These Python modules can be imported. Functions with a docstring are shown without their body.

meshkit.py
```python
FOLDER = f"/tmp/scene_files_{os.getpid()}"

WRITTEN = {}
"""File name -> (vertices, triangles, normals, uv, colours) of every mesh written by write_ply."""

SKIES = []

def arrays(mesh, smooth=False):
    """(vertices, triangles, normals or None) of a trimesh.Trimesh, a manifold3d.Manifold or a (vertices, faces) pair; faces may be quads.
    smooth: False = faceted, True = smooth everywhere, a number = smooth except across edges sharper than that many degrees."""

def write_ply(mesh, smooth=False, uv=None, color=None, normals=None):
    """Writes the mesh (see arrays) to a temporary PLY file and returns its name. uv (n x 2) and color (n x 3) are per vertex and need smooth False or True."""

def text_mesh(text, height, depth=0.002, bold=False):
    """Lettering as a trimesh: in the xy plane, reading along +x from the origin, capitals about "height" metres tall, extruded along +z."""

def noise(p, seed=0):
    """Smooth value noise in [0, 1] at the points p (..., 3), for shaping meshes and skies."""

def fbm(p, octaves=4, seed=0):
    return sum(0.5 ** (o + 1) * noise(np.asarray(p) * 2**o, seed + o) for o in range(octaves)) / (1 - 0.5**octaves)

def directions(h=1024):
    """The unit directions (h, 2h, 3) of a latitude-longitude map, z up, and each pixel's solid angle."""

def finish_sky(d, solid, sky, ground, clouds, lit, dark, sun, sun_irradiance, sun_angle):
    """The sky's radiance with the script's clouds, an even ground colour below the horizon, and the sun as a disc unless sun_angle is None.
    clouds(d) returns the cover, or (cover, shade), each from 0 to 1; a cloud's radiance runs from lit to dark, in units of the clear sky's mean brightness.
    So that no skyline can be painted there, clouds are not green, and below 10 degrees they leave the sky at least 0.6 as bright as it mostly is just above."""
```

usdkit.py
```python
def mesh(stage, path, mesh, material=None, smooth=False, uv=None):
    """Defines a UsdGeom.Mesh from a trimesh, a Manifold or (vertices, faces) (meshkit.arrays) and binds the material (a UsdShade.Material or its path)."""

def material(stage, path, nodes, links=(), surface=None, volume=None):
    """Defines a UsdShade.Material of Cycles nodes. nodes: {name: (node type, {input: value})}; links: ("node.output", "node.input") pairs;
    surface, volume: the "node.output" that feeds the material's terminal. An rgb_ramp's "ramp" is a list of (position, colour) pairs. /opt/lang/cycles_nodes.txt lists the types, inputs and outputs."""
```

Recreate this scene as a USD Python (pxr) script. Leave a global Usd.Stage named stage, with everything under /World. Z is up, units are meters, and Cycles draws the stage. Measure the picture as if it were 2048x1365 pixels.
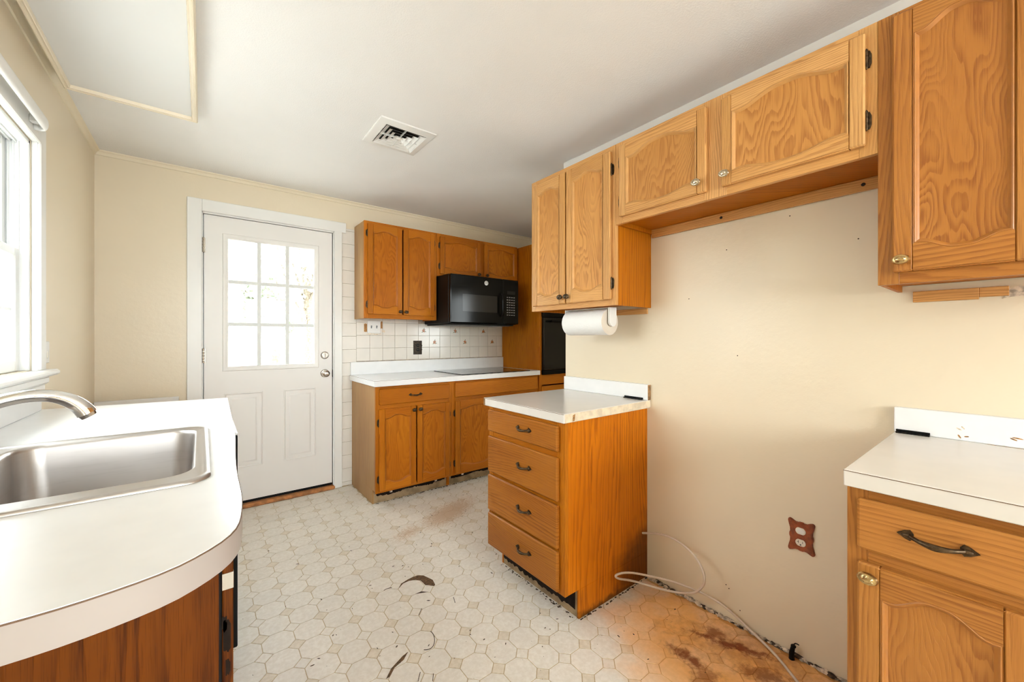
import math, random
import numpy as np, trimesh, usdkit
from pxr import Usd, UsdGeom, UsdLux, UsdShade, Gf, Sdf
from shapely.geometry import Polygon, Point, box as sbox
from shapely import affinity
from scipy.interpolate import CubicSpline

random.seed(7); RNG = np.random.default_rng(7)
stage = Usd.Stage.CreateInMemory()
UsdGeom.SetStageUpAxis(stage, 'Z'); UsdGeom.SetStageMetersPerUnit(stage, 1.0)
UsdGeom.Xform.Define(stage, '/World'); UsdGeom.Scope.Define(stage, '/World/Looks')

# ------------------------------------------------------------------ camera, sky, lights
FOC, YAW, CY, CAMH = 793.584, 37.9503, 677.68, 1.2167
cam = UsdGeom.Camera.Define(stage, '/World/camera')
cam.AddTranslateOp().Set((0, 0, CAMH)); cam.AddRotateZOp().Set(-YAW); cam.AddRotateXOp().Set(90)
cam.CreateHorizontalApertureAttr(36.0); cam.CreateVerticalApertureAttr(36.0 * 1365 / 2048)
cam.CreateFocalLengthAttr(36.0 * FOC / 2048)
cam.CreateVerticalApertureOffsetAttr(-(1365 / 2 - CY) * 36.0 / 2048)
cam.CreateExposureAttr(0.12); cam.CreateClippingRangeAttr((0.02, 500))

def dome(strength):
    d = UsdLux.DomeLight.Define(stage, '/World/sky_light')
    d.CreateIntensityAttr(strength); d.CreateColorAttr((0.93, 0.97, 1.0))
dome(3.6)

def rect(name, pos, rot, w, h, power, color=(1, 1, 1)):
    r = UsdLux.RectLight.Define(stage, '/World/' + name)
    r.AddTranslateOp().Set(pos); r.AddRotateXYZOp().Set(rot)
    r.CreateWidthAttr(w); r.CreateHeightAttr(h); r.CreateIntensityAttr(power); r.CreateColorAttr(color)
# daylight entering the kitchen window (left); the rear and far lamps are added for fill light
rect('kitchen_window_daylight', (-1.15, 1.80, 2.45), (0, -42, 0), 1.1, 1.6, 7.0, (0.93, 0.97, 1.0))
rect('rear_window_daylight', (0.65, -2.75, 1.55), (90, 0, 0), 2.2, 1.4, 15.0, (0.93, 0.97, 1.04))
rect('far_window_daylight', (4.18, -1.3, 1.5), (0, 90, 0), 1.2, 1.6, 5.0, (0.97, 0.985, 1.0))

# ------------------------------------------------------------------ materials
OUT = dict(geometry='position', object_info='random', separate_xyz='x', combine_xyz='vector', math='value', noise_texture='fac', wave_texture='fac', voronoi_texture='distance',
           rgb_ramp='color', mix='color', map_range='result', bump='normal', vector_math='vector', mapping='vector', hsv='color', principled_bsdf='BSDF', fresnel='fac',
           transparent_bsdf='BSDF', glossy_bsdf='BSDF', mix_closure='closure', translucent_bsdf='BSDF', diffuse_bsdf='BSDF', layer_weight='facing', white_noise_texture='value')
class G:
    def __init__(s): s.n, s.l = {}, []
    def __call__(s, typ, out=None, **kw):
        nm = f'n{len(s.n)}'; c = {}
        for k, v in kw.items():
            if isinstance(v, str) and v.startswith('@'): s.l.append((v[1:], f'{nm}.{k}'))
            else: c[k] = v
        s.n[nm] = (typ, c)
        return f'@{nm}.{out or OUT[typ]}'
    def o(s, ref, out): return ref.split('.')[0] + '.' + out
    def m(s, op, a, b=0.0, c=0.0): return s('math', math_type=op, value1=a, value2=b, value3=c)
    def mr(s, v, a, b, c=0.0, d=1.0, t='smoothstep'): return s('map_range', range_type=t, value=v, from_min=a, from_max=b, to_min=c, to_max=d, clamp=True)
    def mix(s, f, a, b, t='mix'): return s('mix', mix_type=t, fac=f, color1=a, color2=b)
    def noise(s, vec, scale, detail=2.0, rough=0.5, dist=0.0): return s('noise_texture', vector=vec, scale=scale, detail=detail, roughness=rough, distortion=dist)
    def done(s, name, surf): return usdkit.material(stage, '/World/Looks/' + name, s.n, s.l, surface=surf[1:])

def srgb(r, g, b):
    f = lambda c: c / 12.92 if c <= 0.04045 else ((c + 0.055) / 1.055) ** 2.4
    return tuple(f(x / 255) for x in (r, g, b))

def plain(name, col, rough=0.5, metal=0.0, var=0.0, vs=30.0, bump=0.0, bs=200.0, spec=0.5, coat=0.0):
    g = G(); kw = dict(base_color=col, roughness=rough, metallic=metal, specular_ior_level=spec, coat_weight=coat)
    pos = g('geometry')
    if var:
        n = g.noise(pos, vs, 3.0)
        kw['base_color'] = g.mix(g.mr(n, 0.3, 0.7), tuple(c * (1 - var) for c in col), tuple(min(1, c * (1 + var)) for c in col))
    if bump:
        kw['normal'] = g('bump', height=g.noise(pos, bs, 2.0), strength=1.0, distance=bump)
    return g.done(name, g('principled_bsdf', **kw))

def oak(name, grain, light, mid, dark, K=120.0, swirl=6.0, us=4.0, vs=0.8, rough=0.36, contrast=1.0, stain=None, spec=0.28, coat=0.05):
    """Stained oak: growth rings as contours of a stretched noise, with fine pores. grain 'v' runs along z, 'h' along the horizontal."""
    g = G(); pos = g('geometry'); rnd = g('object_info')
    x = g('separate_xyz', vector=pos); y, z = g.o(x, 'y'), g.o(x, 'z')
    hx = g.m('add', x, y)
    u, v = (hx, z) if grain == 'v' else (z, hx)
    u = g.m('multiply_add', rnd, 9.7, u); v = g.m('multiply_add', rnd, 5.3, v)
    big = g.noise(g('combine_xyz', x=g.m('multiply', u, us), y=g.m('multiply', v, vs), z=g.m('multiply', rnd, 31.0)), 1.0, 1.6, 0.45)
    wob = g.noise(g('combine_xyz', x=g.m('multiply', u, 55.0), y=g.m('multiply', v, 3.0), z=g.m('multiply', rnd, 17.0)), 1.0, 2.0)
    ph = g.m('multiply_add', u, K, g.m('multiply_add', big, swirl * 4, g.m('multiply', wob, 1.7)))
    saw = g.m('fraction', ph)
    ring = g.m('multiply', g.mr(saw, 0.20, 0.84), g.mr(saw, 1.0, 0.90))
    fib = g.noise(g('combine_xyz', x=g.m('multiply', u, 520.0), y=g.m('multiply', v, 13.0), z=3.0), 1.0, 2.0)
    por = g.mr(fib, 0.52, 0.74)
    fade = g.mr(g.noise(g('combine_xyz', x=g.m('multiply', u, 14.0), y=g.m('multiply', v, 2.2), z=g.m('multiply', rnd, 11.0)), 1.0, 2.0), 0.32, 0.62, 0.25, 1.0)
    ringp = g.m('multiply', g.m('multiply', ring, fade), g.mr(fib, 0.28, 0.62, 0.35, 1.0))
    tone = g.mr(g.noise(g('combine_xyz', x=g.m('multiply', u, 3.0), y=g.m('multiply', v, 1.2), z=g.m('multiply', rnd, 7.0)), 1.0, 1.0), 0.3, 0.7)
    c = g.mix(tone, light, mid)
    c = g.mix(g.m('multiply', ringp, 0.62 * contrast), c, dark)
    c = g.mix(g.m('multiply', por, 0.22 * contrast), c, dark)
    c = g('hsv', hue=0.5, saturation=1.0, value=g.m('multiply_add', rnd, 0.14, 0.93), fac=1.0, color=c)
    if stain:
        d = g('vector_math', out='value', math_type='length', vector1=g('combine_xyz', x=g.m('divide', g.m('subtract', x, stain[0]), stain[2]), y=g.m('divide', g.m('subtract', z, stain[1]), stain[3]), z=0.0))
        d = g.m('multiply_add', g.noise(pos, 12.0, 3.0), 0.7, g.m('subtract', d, 0.35))
        low = g.mr(g.m('multiply_add', g.noise(pos, 30.0, 2.0), 0.05, z), 0.03, 0.06, 0.75, 0.0)
        c = g.mix(g.m('maximum', g.mr(d, 0.45, 1.05, 0.72, 0.0), low), c, (0.035, 0.016, 0.006))
    bmp = g('bump', height=g.m('add', por, ring), strength=0.5, distance=0.0004, invert=True)
    return g.done(name, g('principled_bsdf', base_color=c, roughness=rough, normal=bmp, specular_ior_level=spec, coat_weight=coat, coat_roughness=0.25))

OL, OM, OD = (0.72, 0.395, 0.145), (0.64, 0.325, 0.100), (0.34, 0.125, 0.030)
DL, DM, DD = (0.52, 0.170, 0.010), (0.44, 0.128, 0.006), (0.24, 0.055, 0.002)     # browner oak of back and base units, their dimmer light put into the colour
M = {}
M['oak_v'] = oak('oak_vertical', 'v', OL, OM, OD)
M['oak_h'] = oak('oak_horizontal', 'h', OL, OM, OD)
M['oak_panel'] = oak('oak_panel', 'v', (0.66, 0.325, 0.095), (0.58, 0.262, 0.064), (0.34, 0.118, 0.026), K=30.0, swirl=5.6, us=7.0, vs=2.2, contrast=1.15)
def smooth_oak(name, c): return plain(name, c, 0.36, var=0.06, vs=25, coat=0.12)
M['oak_bead'] = smooth_oak('oak_moulding', tuple(x * .92 for x in OM)); M['brown_bead'] = smooth_oak('brown_moulding', tuple(x * .95 for x in DM))
M['brown_v'] = oak('brown_oak_vertical', 'v', DL, DM, DD, spec=0.15, coat=0.0)
M['brown_h'] = oak('brown_oak_horizontal', 'h', DL, DM, DD, spec=0.15, coat=0.0)
M['brown_panel'] = oak('brown_oak_panel', 'v', DL, DM, DD, K=22.0, swirl=5.0, us=6.5, vs=2.0, spec=0.15, coat=0.0)
M['veneer'] = oak('oak_veneer_side', 'v', (0.52, 0.165, 0.006), (0.45, 0.128, 0.004), (0.24, 0.058, 0.002), K=46.0, swirl=3.6, us=4.2, vs=0.55, rough=0.42, spec=0.15, coat=0.0)
M['veneer_pale'] = oak('pale_veneer_side', 'v', (0.50, 0.30, 0.12), (0.44, 0.235, 0.08), (0.27, 0.115, 0.03), K=62.0, swirl=3.0, us=3.4, vs=0.6, rough=0.42)
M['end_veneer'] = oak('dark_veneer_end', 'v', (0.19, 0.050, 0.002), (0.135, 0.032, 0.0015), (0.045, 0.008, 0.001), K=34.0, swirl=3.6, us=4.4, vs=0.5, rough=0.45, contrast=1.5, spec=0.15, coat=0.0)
M['drawer_h'] = oak('drawer_oak_horizontal', 'h', (0.42, 0.150, 0.018), (0.34, 0.108, 0.010), (0.15, 0.036, 0.003), K=85.0, swirl=5.0, spec=0.2)
ML, MM, MD = (0.50, 0.210, 0.046), (0.42, 0.160, 0.030), (0.20, 0.055, 0.009)
M['mid_v'] = oak('mid_oak_vertical', 'v', ML, MM, MD, K=90.0); M['mid_h'] = oak('mid_oak_horizontal', 'h', ML, MM, MD, K=90.0)
M['mid_bead'] = smooth_oak('mid_moulding', MM)
M['mid_panel'] = oak('mid_oak_panel', 'v', ML, MM, (0.24, 0.070, 0.012), K=42.0, swirl=8.0, us=7.5, vs=2.3, contrast=1.25)
M['bare_wood'] = plain('bare_wood', (0.30, 0.16, 0.06), 0.8, var=0.4, vs=60)

def damp(name, src_light, src_mid, src_dark):
    """The drawer unit's side: straight veneer, blackened by damp at the foot by the wall."""
    m = oak(name, 'v', src_light, src_mid, src_dark, K=46.0, swirl=3.6, us=4.2, vs=0.55, rough=0.45, contrast=1.35, stain=(1.82, 0.05, 0.33, 0.30), spec=0.15, coat=0.0)
    return m
def wall_paint(name, col, rough=0.33):
    g = G(); pos = g('geometry')
    n = g.noise(pos, 1.6, 3.0)
    c = g.mix(g.mr(n, 0.3, 0.7), tuple(x * 0.97 for x in col), col)
    b = g('bump', height=g.noise(pos, 38.0, 3.0, 0.55), strength=0.7, distance=0.0012)
    return g.done(name, g('principled_bsdf', base_color=c, roughness=rough, normal=b, specular_ior_level=0.45))
M['wall'] = wall_paint('cream_wall_paint', (0.80, 0.695, 0.525))
M['crown'] = plain('cream_trim_paint', (0.82, 0.73, 0.56), 0.4)
M['ceiling'] = plain('ceiling_paint', (0.875, 0.865, 0.85), 0.75, bump=0.0008, bs=160.0, var=0.01, vs=3)
M['veneer_damp'] = damp('veneer_damp_side', (0.66, 0.200, 0.005), (0.57, 0.155, 0.003), (0.32, 0.075, 0.002))
M['white'] = plain('white_trim_paint', (0.82, 0.81, 0.78), 0.33)
M['vinyl_white'] = plain('white_vinyl', (0.80, 0.81, 0.80), 0.3)
M['door_paint'] = plain('door_white_paint', (0.80, 0.775, 0.74), 0.38)
M['laminate'] = plain('white_laminate', (0.85, 0.85, 0.85), 0.22, var=0.015, vs=15)
M['laminate_cream'] = plain('aged_cream_laminate', (0.73, 0.69, 0.64), 0.22, var=0.015, vs=15)
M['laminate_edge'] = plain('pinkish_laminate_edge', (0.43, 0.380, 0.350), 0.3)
M['laminate_seam'] = plain('laminate_seam', (0.16, 0.09, 0.05), 0.6)
M['tile'] = plain('wall_tile_glaze', (0.78, 0.735, 0.67), 0.14, var=0.02, vs=9)
M['grout'] = plain('grout', (0.42, 0.35, 0.27), 0.85, var=0.2, vs=40)
M['black'] = plain('black_gloss', (0.004, 0.004, 0.004), 0.10, spec=0.16)
M['black_matte'] = plain('black_matte', (0.005, 0.005, 0.005), 0.4, spec=0.15)
M['black_glass'] = plain('black_glass', (0.006, 0.006, 0.006), 0.05, spec=0.35)
M['micro_window'] = plain('microwave_window', (0.020, 0.019, 0.018), 0.12, spec=0.25)
M['steel'] = None
M['chrome'] = plain('chrome', (0.80, 0.80, 0.80), 0.06, 1.0)
M['nickel'] = plain('satin_nickel', (0.56, 0.53, 0.49), 0.24, 1.0)
M['bronze'] = plain('dark_bronze', (0.085, 0.055, 0.030), 0.34, 0.85, var=0.35, vs=90)
M['dark_plate'] = plain('dark_bronze_plate', (0.030, 0.018, 0.008), 0.45, 0.2, var=0.6, vs=130)
M['brass'] = plain('antique_brass', (0.52, 0.38, 0.18), 0.28, 1.0, var=0.25, vs=120)
M['pewter'] = plain('antique_pewter', (0.60, 0.52, 0.38), 0.28, 1.0, var=0.3, vs=150)
M['hinge_steel'] = plain('hinge_steel', (0.45, 0.40, 0.33), 0.35, 1.0)
M['dirty'] = plain('dirty_toe_board', (0.30, 0.21, 0.115), 0.85, var=0.3, vs=14)
M['glue_black'] = plain('old_black_mastic', (0.016, 0.010, 0.007), 0.9, var=0.3, vs=50, spec=0.15)
M['dark_gap'] = plain('dark_gap', (0.01, 0.008, 0.006), 0.9)
M['subfloor'] = plain('brown_subfloor', (0.11, 0.058, 0.024), 0.85, var=0.5, vs=90)
M['plaster'] = plain('old_plaster', (0.55, 0.46, 0.36), 0.9, var=0.5, vs=60)
M['paper'] = plain('paper_towel', (0.86, 0.86, 0.85), 0.9, bump=0.0012, bs=260)
M['paper_core'] = plain('paper_roll_end', (0.72, 0.64, 0.54), 0.9, bump=0.0015, bs=500)
M['muntin'] = plain('backlit_grille', (0.70, 0.705, 0.68), 0.4)  # greyer than the trim: backlit shade of the door grille put into the colour
M['plastic'] = plain('white_plastic', (0.80, 0.79, 0.76), 0.3)
M['ivory'] = plain('ivory_plastic', (0.75, 0.70, 0.60), 0.35)
M['slot'] = plain('socket_slot', (0.02, 0.018, 0.015), 0.6)
M['cherry'] = plain('cherry_wood_plate', (0.26, 0.055, 0.014), 0.3, var=0.3, vs=50)
M['tube'] = plain('beige_tubing', (0.66, 0.56, 0.47), 0.35)
M['threshold'] = plain('threshold_wood', (0.42, 0.17, 0.05), 0.45, var=0.3, vs=25)
M['diffuser'] = plain('light_diffuser', (0.77, 0.765, 0.75), 0.5)
M['fixture_frame'] = plain('fixture_frame_paint', (0.84, 0.74, 0.58), 0.35)
M['vent'] = plain('vent_white_metal', (0.84, 0.83, 0.80), 0.35)
M['sticker'] = plain('pale_glue_residue', (0.72, 0.60, 0.45), 0.8, var=0.3, vs=200)
M['raw_edge'] = plain('raw_end_glue', (0.72, 0.60, 0.43), 0.7, var=0.13, vs=35)
M['rust_patch'] = plain('bare_brown_patch', (0.40, 0.20, 0.07), 0.8, var=0.5, vs=200)
M['dirt'] = plain('dirt_specks', (0.06, 0.04, 0.025), 0.8, var=0.6, vs=90)
M['grey_mark'] = plain('keypad_print', (0.22, 0.22, 0.22), 0.4)
M['flower_leaf'] = plain('glaze_green', (0.20, 0.22, 0.12), 0.2)
M['flower_petal'] = plain('glaze_rust', (0.48, 0.17, 0.06), 0.2)
M['flower_blue'] = plain('glaze_slate', (0.28, 0.24, 0.25), 0.2)
M['silver'] = plain('silver_emblem', (0.7, 0.7, 0.7), 0.3, 0.8)

g = G(); pos = g('geometry')
st = g.noise(g('mapping', vector=pos, scale=(9, 4, 120)), 1.0, 2.0)
M['steel'] = g.done('brushed_steel', g('principled_bsdf', base_color=(0.54, 0.51, 0.49), metallic=1.0, roughness=g.mr(st, 0.3, 0.7, 0.36, 0.42)))

def pane(name, tint=(0.96, 0.98, 0.97)):
    g = G()
    f = g.m('multiply_add', g.m('power', g('layer_weight', blend=0.5), 5.0), 0.55, 0.04)
    return g.done(name, g('mix_closure', fac=f, closure1=g('transparent_bsdf', color=tint), closure2=g('glossy_bsdf', color=(1, 1, 1), roughness=0.0)))
M['pane'] = pane('window_glass')

def blob(g, pos, x, y, rx, ry, rot=0.0, n=None, amt=0.0):
    """1 inside an ellipse on the floor, 0 outside, its rim broken up by noise n."""
    v = g('mapping', mapping_type='texture', vector=pos, location=(x, y, 0), rotation=(0, 0, math.radians(rot)), scale=(rx, ry, 1000.0))
    d = g('vector_math', out='value', math_type='length', vector1=v)
    if n is not None: d = g.m('multiply_add', n, amt, g.m('add', d, -amt * 0.5))
    return d

def vinyl(name, light, dark):
    """Printed sheet vinyl: marbled tone, rubbed-through patch by the stove, rust stains where a refrigerator stood."""
    g = G(); pos = g('geometry'); rnd = g('object_info')
    n1 = g.noise(pos, 55.0, 4.0, 0.6); n2 = g.noise(pos, 9.0, 3.0)
    c = g.mix(g.mr(n1, 0.35, 0.68), dark, light)
    c = g.mix(g.mr(n2, 0.40, 0.75, 0.0, 0.35), c, tuple(x * 0.84 for x in light))
    # scuffed patch
    sc = g.noise(g('mapping', vector=pos, rotation=(0, 0, 0.5), scale=(60, 170, 1)), 1.0, 5.0, 0.72)
    w = g.m('add', g.mr(blob(g, pos, 1.36, 2.46, 0.56, 0.23, 25), 0.0, 1.3, 0.40, -0.32, 'linear'), sc)
    w2 = g.m('add', g.mr(blob(g, pos, 1.02, 2.36, 0.36, 0.20, 25), 0.0, 1.2, 0.27, -0.32, 'linear'), sc)
    w = g.m('maximum', w, w2)
    c = g.mix(g.mr(w, 0.60, 0.74, 0.0, 0.9), c, (0.58, 0.43, 0.30))
    # rust: wide orange field, then dark streaks
    sn = g.noise(pos, 6.0, 3.0); sn2 = g.noise(pos, 22.0, 3.0); sn3 = g.noise(pos, 30.0, 5.0, 0.65)
    field = g.mr(blob(g, pos, 1.72, 0.70, 0.60, 0.56, 0, sn, 0.7), 0.55, 1.02, 1.0, 0.0)
    fieldc = g.mix(g.mr(sn2, 0.3, 0.7), (0.92, 0.50, 0.18), (0.84, 0.40, 0.11))
    fac = g.m('multiply', field, g.mr(sn, 0.25, 0.7, 0.72, 0.98))
    cs = g.mix(1.0, c, (1.18, 0.66, 0.22), 'multiply')
    cs = g.mix(0.35, cs, fieldc)
    c = g.mix(fac, c, cs)
    s = None
    for (x, y, rx, ry, rot, k) in [(1.655, 0.70, 0.17, 0.030, -68, 0.95), (1.66, 0.775, 0.055, 0.045, 0, 0.8), (1.462, 0.785, 0.085, 0.030, -88, 0.9), (1.60, 0.57, 0.10, 0.045, -60, 0.75), (1.43, 0.70, 0.06, 0.05, 10, 0.65), (1.385, 0.70, 0.05, 0.03, 40, 0.5), (1.66, 0.68, 0.26, 0.11, -65, 0.38), (1.58, 0.47, 0.12, 0.10, 0, 0.45), (1.76, 0.60, 0.05, 0.14, 0, 0.35)]:
        b = g.mr(blob(g, pos, x, y, rx * 1.15, ry * 1.25, rot, sn3, 2.6), 0.1, 1.2, k, 0.0)
        s = b if s is None else g.m('maximum', s, b)
    c = g.mix(s, c, g.mix(1.0, c, (0.22, 0.065, 0.02), 'multiply'))
    # fine specks of dirt
    vo = g('voronoi_texture', vector=pos, scale=24.0, randomness=1.0)
    c = g.mix(g.mr(vo, 0.035, 0.055, 0.55, 0.0), c, (0.12, 0.09, 0.06))
    c = g('hsv', hue=0.5, saturation=1.0, value=g.m('multiply_add', rnd, 0.05, 0.965), fac=1.0, color=c)
    b = g('bump', height=n1, strength=0.5, distance=0.0006)
    return g.done(name, g('principled_bsdf', base_color=c, roughness=0.44, normal=b, specular_ior_level=0.25))
M['vinyl'] = vinyl('vinyl_cream', (0.82, 0.775, 0.70), (0.74, 0.685, 0.60))
M['vinyl_accent'] = vinyl('vinyl_accent', (0.755, 0.68, 0.565), (0.67, 0.59, 0.47))
M['vinyl_joint'] = vinyl('vinyl_joint', (0.54, 0.43, 0.27), (0.47, 0.365, 0.22))

# ------------------------------------------------------------------ prim helpers
USED = {}
def path_for(name, parent):
    base = f'{parent}/{name}'
    k = USED.get(base, 0); USED[base] = k + 1
    return base if k == 0 else f'{base}_{k:03d}'
def tag(path, label=None, cat=None, group=None, kind=None):
    p = stage.GetPrimAtPath(path)
    for k, v in (('label', label), ('category', cat), ('group', group), ('kind', kind)):
        if v: p.SetCustomDataByKey(k, v)
    return path
def obj(name, mesh, mat, parent='/World', smooth=30, **t):
    p = path_for(name, parent)
    if isinstance(mesh, (list, tuple)): mesh = trimesh.util.concatenate(list(mesh))
    usdkit.mesh(stage, p, mesh, M[mat] if isinstance(mat, str) else mat, smooth)
    tag(p, **t)
    return p
def thing(name, label, cat, group=None, kind=None):
    p = path_for(name, '/World'); UsdGeom.Xform.Define(stage, p)
    return tag(p, label, cat, group, kind)

# ------------------------------------------------------------------ shape helpers
def cb(x0, x1, y0, y1, z0, z1, b=0.0012):
    x0, x1 = min(x0, x1), max(x0, x1); y0, y1 = min(y0, y1), max(y0, y1); z0, z1 = min(z0, z1), max(z0, z1)
    b = min(b, (x1 - x0) * .4, (y1 - y0) * .4, (z1 - z0) * .4)
    if b <= 0:
        m = trimesh.creation.box((x1 - x0, y1 - y0, z1 - z0)); m.apply_translation(((x0 + x1) / 2, (y0 + y1) / 2, (z0 + z1) / 2)); return m
    pts = []
    for X, sx in ((x0, 1), (x1, -1)):
        for Y, sy in ((y0, 1), (y1, -1)):
            for Z, sz in ((z0, 1), (z1, -1)):
                pts += [(X, Y + sy * b, Z + sz * b), (X + sx * b, Y, Z + sz * b), (X + sx * b, Y + sy * b, Z)]
    return trimesh.convex.convex_hull(np.array(pts))
def ext(poly, d0, d1):
    """A polygon in the (a, z) plane as a slab from depth d0 to d1, in local (a, d, z)."""
    ps = getattr(poly, 'geoms', [poly]); out = []
    for p in ps:
        if p.is_empty or p.area < 1e-9: continue
        m = trimesh.creation.extrude_polygon(p, d1 - d0, engine='earcut')
        v = m.vertices.copy(); m = trimesh.Trimesh(np.c_[v[:, 0], v[:, 2] + d0, v[:, 1]], m.faces[:, ::-1], process=False)
        out.append(m)
    return trimesh.util.concatenate(out)
def cham(poly, d0, d1, b):
    """As ext, with the outline's front edge bevelled by b (stacked offset)."""
    n = 3; out = [ext(poly, d0, d1 - b)]
    for i in range(n): out.append(ext(poly.buffer(-b * (1 - math.cos((i + 1) / n * math.pi / 2)), join_style=2), d1 - b + b * math.sin(i / n * math.pi / 2) - 1e-5, d1 - b + b * math.sin((i + 1) / n * math.pi / 2)))
    return trimesh.util.concatenate(out)
def FACE(kind, at):
    if kind == 'y-': A = [[1, 0, 0, 0], [0, -1, 0, at], [0, 0, 1, 0]]
    elif kind == 'x-': A = [[0, -1, 0, at], [1, 0, 0, 0], [0, 0, 1, 0]]
    elif kind == 'x+': A = [[0, 1, 0, at], [1, 0, 0, 0], [0, 0, 1, 0]]
    T = np.eye(4); T[:3] = A
    def f(mesh):
        m = trimesh.util.concatenate(mesh) if isinstance(mesh, (list, tuple)) else mesh.copy()
        fs = m.faces.copy(); v = m.vertices @ T[:3, :3].T + T[:3, 3]
        if np.linalg.det(T[:3, :3]) < 0: fs = fs[:, ::-1]
        return trimesh.Trimesh(v, fs, process=False)
    return f
def tube(pts, r, sides=12, caps=True):
    p = np.asarray(pts, float); n = len(p); r = np.broadcast_to(np.asarray(r, float), (n,))
    t = np.gradient(p, axis=0); t /= np.linalg.norm(t, axis=1, keepdims=True)
    up = np.array([0, 0, 1.0]) if abs(t[0][2]) < 0.9 else np.array([1.0, 0, 0])
    fr = []; a = np.cross(t[0], up); a /= np.linalg.norm(a)
    for i in range(n):
        a = a - t[i] * a.dot(t[i]); a /= np.linalg.norm(a); fr.append((a, np.cross(t[i], a)))
    th = np.arange(sides) * 2 * np.pi / sides
    v = np.concatenate([p[i] + r[i] * (np.cos(th)[:, None] * fr[i][0] + np.sin(th)[:, None] * fr[i][1]) for i in range(n)])
    f = []
    for i in range(n - 1):
        for j in range(sides):
            k = (j + 1) % sides; A, B, C, D = i * sides + j, i * sides + k, (i + 1) * sides + k, (i + 1) * sides + j
            f += [(A, B, C), (A, C, D)]
    if caps:
        v = np.vstack([v, p[0], p[-1]]); c0, c1 = len(v) - 2, len(v) - 1
        for j in range(sides):
            k = (j + 1) % sides; f += [(c0, k, j), (c1, (n - 1) * sides + j, (n - 1) * sides + k)]
    m = trimesh.Trimesh(v, f, process=False); 
    if m.volume < 0: m.invert()
    return m
def spline(pts, n=60):
    p = np.asarray(pts, float); d = np.r_[0, np.cumsum(np.linalg.norm(np.diff(p, axis=0), axis=1))]
    return CubicSpline(d, p)(np.linspace(0, d[-1], n))
def lathe(profile, sides=24):
    """profile (radius, height) revolved about z."""
    m = trimesh.creation.revolve(np.array(profile, float), sections=sides)
    if m.volume < 0: m.invert()
    return m
def along(mesh, axis, at):
    """Turns a z-axis mesh to point along +d in local (a,d,z) or a world axis."""
    v = mesh.vertices
    if axis == 'd': w = np.c_[v[:, 0], v[:, 2], -v[:, 1]]
    elif axis == 'a': w = np.c_[v[:, 2], v[:, 1], -v[:, 0]]
    else: w = v
    return trimesh.Trimesh(w + np.array(at), mesh.faces, process=False)
def ell(c, r, sub=2):
    m = trimesh.creation.icosphere(sub); m.apply_scale(1); return trimesh.Trimesh(m.vertices * np.array(r) + np.array(c), m.faces, process=False)
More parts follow.
